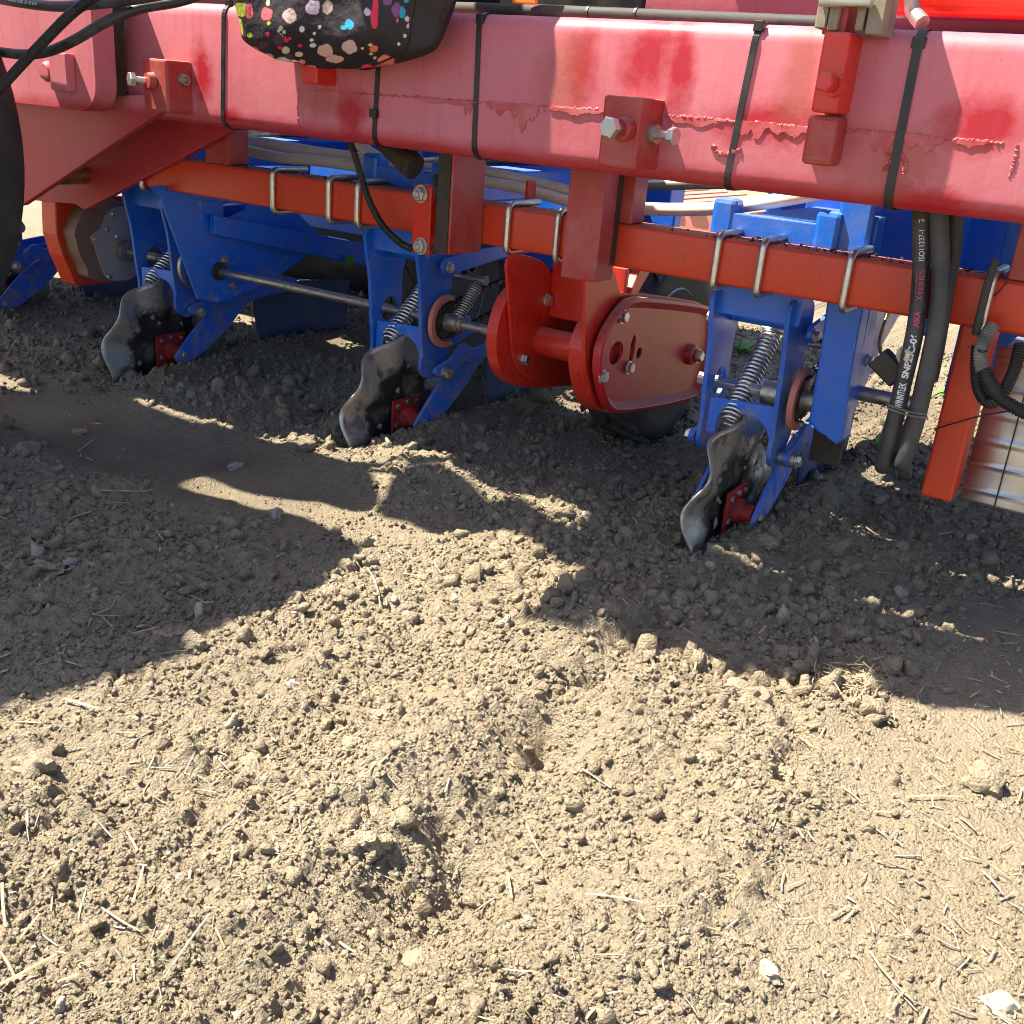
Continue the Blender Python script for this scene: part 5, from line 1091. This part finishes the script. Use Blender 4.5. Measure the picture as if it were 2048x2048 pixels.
# ---- single stones and big clods
def stone_mat(name, c, c2):
    mt, n, l, b = _nodes(name); p = _pos(n)
    l.new(_mix(n, l, _ramp(n, l, _noise(n, l, 45, 6, 0.7, p), 0.35, 0.7), c, c2), b.inputs['Base Color']); b.inputs['Roughness'].default_value = 0.85
    _bump(n, l, b, _noise(n, l, 160, 5, 0.6, p), 0.002, 0.8); return mt
M['pale_stone'] = stone_mat('pale_stone', (0.38, 0.34, 0.28), (0.30, 0.25, 0.17)); M['grey_stone'] = stone_mat('grey_stone', (0.24, 0.23, 0.22), (0.30, 0.25, 0.18)); M['orange_stone'] = stone_mat('ochre_stone', (0.42, 0.26, 0.11), (0.30, 0.21, 0.12))
STONES = [((65, 1548), 34, 'clod', 'broad brown clod near the left edge of the sunlit soil', 'clod'), ((745, 1700), 31, 'clod', 'rough rounded clod with dark side left of the sunken patch', 'clod'), ((838, 1882), 28, 'clod', 'smooth oval clod near the bottom beside a straw stub', 'clod'),
          ((1535, 1950), 21, 'pale_stone', 'angular whitish stone near the bottom right of centre', 'stone'), ((1998, 2018), 27, 'pale_stone', 'white stone in the bottom right corner', 'stone'), ((585, 1374), 17, 'pale_stone', 'flat pale stone in the sun left of the middle', 'stone'),
          ((340, 1280), 30, 'clod', 'long clod half in the left shadow edge', 'clod'), ((388, 1312), 27, 'clod', 'crumbly sunlit clod just below the left shadow edge', 'clod'), ((410, 1366), 16, 'clod', 'small round clod right of the boot print', 'clod'),
          ((95, 1136), 29, 'clod', 'large grey clod in the left shadow', 'clod'), ((141, 1126), 13, 'grey_stone', 'grey stone beside the large grey clod in the left shadow', 'stone'), ((1498, 1388), 42, 'clod', 'biggest crumbly sunlit clod below the right shadow edge', 'clod'),
          ((1586, 1297), 27, 'clod', 'smooth clod inside the right shadow edge', 'clod'), ((502, 1512), 22, 'clod', 'round sunlit clod left of the central mound', 'clod'), ((1968, 1560), 46, 'clod', 'wide flat half buried clod at the right', 'clod'),
          ((1563, 1548), 21, 'clod', 'sunlit clod left of the smooth wheel track', 'clod'), ((1530, 1106), 21, 'clod', 'round clod right below the nearest disc', 'clod'), ((962, 902), 17, 'grey_stone', 'flat bluish grey stone behind the lit ridge', 'stone'),
          ((158, 838), 12, 'orange_stone', 'small ochre stone on the sunlit heap at the far left', 'stone'), ((1168, 1030), 13, 'orange_stone', 'ochre round stone on the narrow lit strip', 'stone'), ((549, 1020), 17, 'grey_stone', 'oval grey stone in the left shadow near the lit strip', 'stone'),
          ((762, 1440), 22, 'clod', 'clod with split face beside white straw bits', 'clod'), ((704, 1528), 20, 'clod', 'round clod left of the trodden hollow', 'clod'), ((628, 1845), 17, 'clod', 'dull clod above the bottom edge left of centre', 'clod'),
          ((470, 912), 17, 'grey_stone', 'grey stone on the rim of the smooth hollow', 'stone'), ((800, 935), 20, 'clod', 'upright clod on the shaded left end of the ridge', 'clod'), ((1345, 925), 14, 'clod', 'clod with light rim in front of the lugged wheel', 'clod'), ((365, 772), 13, 'grey_stone', 'slim grey stone in shade under the left disc', 'stone'), ((1415, 1530), 19, 'clod', 'small dark sided clod at the wheel track edge', 'clod'), ((205, 1905), 18, 'clod', 'rounded clod left of the bottom straw pile', 'clod')]
for (px, py), rpx, mk, lab, cat in STONES:
    g_ = AZ(px, py); dist = (g_-Vector((0, 0, H))).length; r = rpx*dist/FPX; rg = np.random.default_rng(px*7+py)
    V = lump(I3[0], rg, 0.42); V = V*np.array([1+0.16*mn.noise(Vector(q)*7+Vector((px, py, 0)))+0.10*mn.noise(Vector(q)*15) for q in I3[0]])[:, None]
    if mk == 'pale_stone': V = np.sign(V)*np.abs(V)**0.85
    a_ = rg.uniform(0, 6.28); V = V@np.array([[math.cos(a_), math.sin(a_), 0], [-math.sin(a_), math.cos(a_), 0], [0, 0, 1]])
    V = V*r+np.array([g_.x, g_.y, float(hz(np.array([g_.x]), np.array([g_.y]))[0])+r*0.16])
    tag(make('soil_clod' if cat == 'clod' else 'stone', V, I3[1].tolist(), M[mk], None, smooth=True), lab, cat, 'single clods and stones on the soil')

# ---- straw
def straw_mat(name, a, c):
    mt, n, l, b = _nodes(name); p = _pos(n); l.new(_mix(n, l, _ramp(n, l, _noise(n, l, 60, 4, 0.6, p), 0.35, 0.65), a, c), b.inputs['Base Color']); b.inputs['Roughness'].default_value = 0.6; return mt
M['straw'] = straw_mat('dry_straw', (0.35, 0.26, 0.13), (0.50, 0.40, 0.25)); M['straw_grey'] = straw_mat('weathered_straw', (0.22, 0.19, 0.15), (0.34, 0.31, 0.27))
def straw_geo(b, p0, p1, r, rg, bend=0.1):
    d_ = p1-p0; L_ = d_.length; side = Vector((-d_.y, d_.x, 0)).normalized(); P = []
    for k in range(4):
        t = k/3; q = p0.lerp(p1, t)+side*math.sin(t*3.14)*bend*L_; P.append(q)
    b.tube(P, [r, r*1.05, r, r*0.8], 5, flat=0.55)
def straws(n_, seed, lmin, lmax, where=None, rr=(0.0006, 0.0014)):
    rg = random.Random(seed); b = MB(); cnt = 0
    while cnt < n_:
        if where: 
            x, y = rg.gauss(where[0], where[2]), rg.gauss(where[1], where[2]); sc = 1.0
        else:
            r0 = 0.45*(3.0/0.45)**rg.random(); az = math.radians(-31.5+rg.uniform(-40, 40)); x, y = r0*math.sin(az), r0*math.cos(az); sc = 0.6+0.5*r0
            dens = 0.18+0.8*math.exp(-((x-0.02)/0.22)**2)+0.6*math.exp(-((x+0.62)/0.14)**2)*(y < .75)+0.8*float(gnoise(np.array([x*3.0]), np.array([y*3.0]), 51)[0])
            if rg.random() > dens: continue
        L_ = lmin*(lmax/lmin)**(rg.random()**1.6)*sc; a_ = rg.uniform(0, 6.28); z = float(hz(np.array([x]), np.array([y]))[0])
        z0 = z+rg.uniform(0.0005, 0.0055)+(rg.uniform(0, 0.02) if where else 0); tl = rg.gauss(0, 0.12 if not where else .35)
        p0 = Vector((x, y, z0)); p1 = p0+Vector((math.cos(a_)*L_, math.sin(a_)*L_, 0)); p1.z = float(hz(np.array([p1.x]), np.array([p1.y]))[0])+rg.uniform(0.001, .006)+max(0, tl*L_)
        straw_geo(b, p0, p1, rg.uniform(*rr)*sc, rg, rg.gauss(0, 0.025)); cnt += 1
    return b
o = straws(850, 5, 0.004, 0.030, rr=(0.0004, 0.0013)).build('straw_litter', M['straw']); o['kind'] = 'stuff'; tag(o, 'short pale straw bits littering the soil', 'straw')
o = straws(700, 6, 0.006, 0.032, rr=(0.0004, 0.0010)).build('weathered_litter', M['straw_grey']); o['kind'] = 'stuff'; tag(o, 'short grey weathered stalk bits littering the soil', 'straw')
cx, cy = G(1705, 1350); o = straws(110, 8, 0.012, 0.045, (cx, cy, 0.030), (0.0004, 0.0011)).build('straw_heap', M['straw']); o['kind'] = 'stuff'; tag(o, 'tangled heap of straw at the right shadow edge', 'straw')
STALKS = [((0, 1962), (112, 1893), 6, 'straw', 'thick straw stalk running in from the lower left edge'), ((264, 1795), (286, 1720), 5, 'straw', 'pale straw stub left of the lower middle'), ((4, 1762), (9, 1836), 5, 'straw', 'short straw upright in the picture at the left edge'), ((203, 1800), (282, 1857), 3.2, 'straw', 'bent straw above the bottom straw pile'),
          ((1168, 1812), (1278, 1858), 4, 'straw_grey', 'long grey twig right of the lower middle'), ((1020, 1698), (1028, 1758), 5, 'straw', 'pale straw stub in the middle foreground'), ((1737, 1912), (1818, 2010), 4.5, 'straw', 'long straw stalk near the bottom right'), ((1782, 2028), (1806, 1996), 4, 'straw', 'short straw crossing the foot of the long bottom right stalk'),
          ((1808, 1605), (1922, 1598), 4.5, 'straw', 'straight straw lying level on the right track'), ((1588, 1472), (1622, 1514), 4.5, 'straw', 'straw sticking out of the hollow below the heap'), ((132, 1421), (200, 1442), 5, 'straw', 'curved pale straw left of the boot print'), ((263, 1270), (313, 1248), 5, 'straw', 'pale straw in the left shadow above the long clod'),
          ((190, 993), (292, 983), 4, 'straw', 'straw bundle on the rim of the left shadow'), ((1660, 1842), (1698, 1820), 4.5, 'straw', 'light straw crossing grey stalks on the right track'), ((330, 1980), (420, 1870), 5, 'straw_grey', 'grey stalk in the bottom straw pile'), ((1165, 1536), (1222, 1585), 3.2, 'straw_grey', 'dark twig on the central slope'),
          ((1055, 1625), (1092, 1688), 3.6, 'straw', 'straw pointing to the lower middle dip'), ((1715, 1830), (1640, 1815), 3, 'straw_grey', 'brown stalk lying along the right track'), ((735, 1150), (760, 1215), 3.2, 'straw_grey', 'grey straw on the upper left of the lit mound'), ((1960, 1755), (2002, 1806), 4, 'straw_grey', 'grey twig near the right edge'), ((318, 1905), (340, 1885), 5, 'straw', 'broad straw piece in the bottom straw pile'), ((115, 1960), (158, 1955), 5, 'straw', 'chopped straw piece beside the lower left stalk')]
for i, (a, e, wpx, mk, lab) in enumerate(STALKS):
    p0, p1 = AZ(*a), AZ(*e)
    for q in (p0, p1): q.z = float(hz(np.array([q.x]), np.array([q.y]))[0])+0.005
    mid = p0.lerp(p1, .5); zm = float(hz(np.array([mid.x]), np.array([mid.y]))[0])+0.005
    if zm > mid.z: p0.z += zm-mid.z; p1.z += zm-mid.z
    b = MB(); r = wpx/2*(p0-Vector((0, 0, H))).length/FPX; straw_geo(b, p0, p1, r, random, random.gauss(0, 0.03))
    tag(b.build('straw_stalk', M[mk], None, smooth=True), lab, 'straw', 'single straw stalks')

# ---- seedlings
def plant(label, p, h, n_, seed, mat='leaf'):
    rg = random.Random(seed); u = thing('seedling', label, 'plant', p, 'small green plants')
    for k in range(n_):
        a_ = rg.uniform(0, 6.28); L_ = h*rg.uniform(.7, 1.1); w_ = L_*rg.uniform(.22, .38); d_ = Vector((math.cos(a_), math.sin(a_), 0)); s_ = Vector((-d_.y, d_.x, 0)); v = []; f = []
        for i in range(6):
            t = i/5; q = Vector(p)+d_*L_*t*0.8+Vector((0, 0, 1))*L_*(0.9*t-0.5*t*t); ww = w_*math.sin(math.pi*min(1, t*0.92+0.06))
            v += [q-s_*ww*.5+Vector((0, 0, ww*.2)), q, q+s_*ww*.5+Vector((0, 0, ww*.2))]
        for i in range(5):
            for j in range(2): f.append((i*3+j, i*3+j+1, i*3+j+4, i*3+j+3))
        o = make('leaf', v, f, M[mat], u, smooth=True); sm = o.modifiers.new('solid', 'SOLIDIFY'); sm.thickness = 0.0008
def gp(px, py): q = AZ(px, py); q.z = float(hz(np.array([q.x]), np.array([q.y]))[0]); return q
plant('bright green seedling seen through the nearest unit', gp(1478, 715), 0.09, 7, 1)
plant('small green seedling right of the hanging hoses', gp(1862, 790), 0.07, 5, 2)
plant('small green sprout between the hoses and the blue post', gp(1748, 905), 0.05, 4, 3)
plant('tiny green sprout under the dark shield', gp(692, 695), 0.035, 3, 4)
plant('dark green leaves behind the third hose', AY(1930, 500, 2.2), 0.09, 5, 5)
tag(make('fallen_leaf', [AX(690, 511, XA+0.19), AX(700, 510, XA+0.19), AX(709, 518, XA+0.19), AX(708, 528, XA+0.188), AX(700, 533, XA+0.187), AX(692, 526, XA+0.19)], [(0, 1, 2, 3, 4, 5)], M['leaf'], None), 'yellow green leaf caught on the blue frame', 'leaf').modifiers.new('solid', 'SOLIDIFY').thickness = 0.001
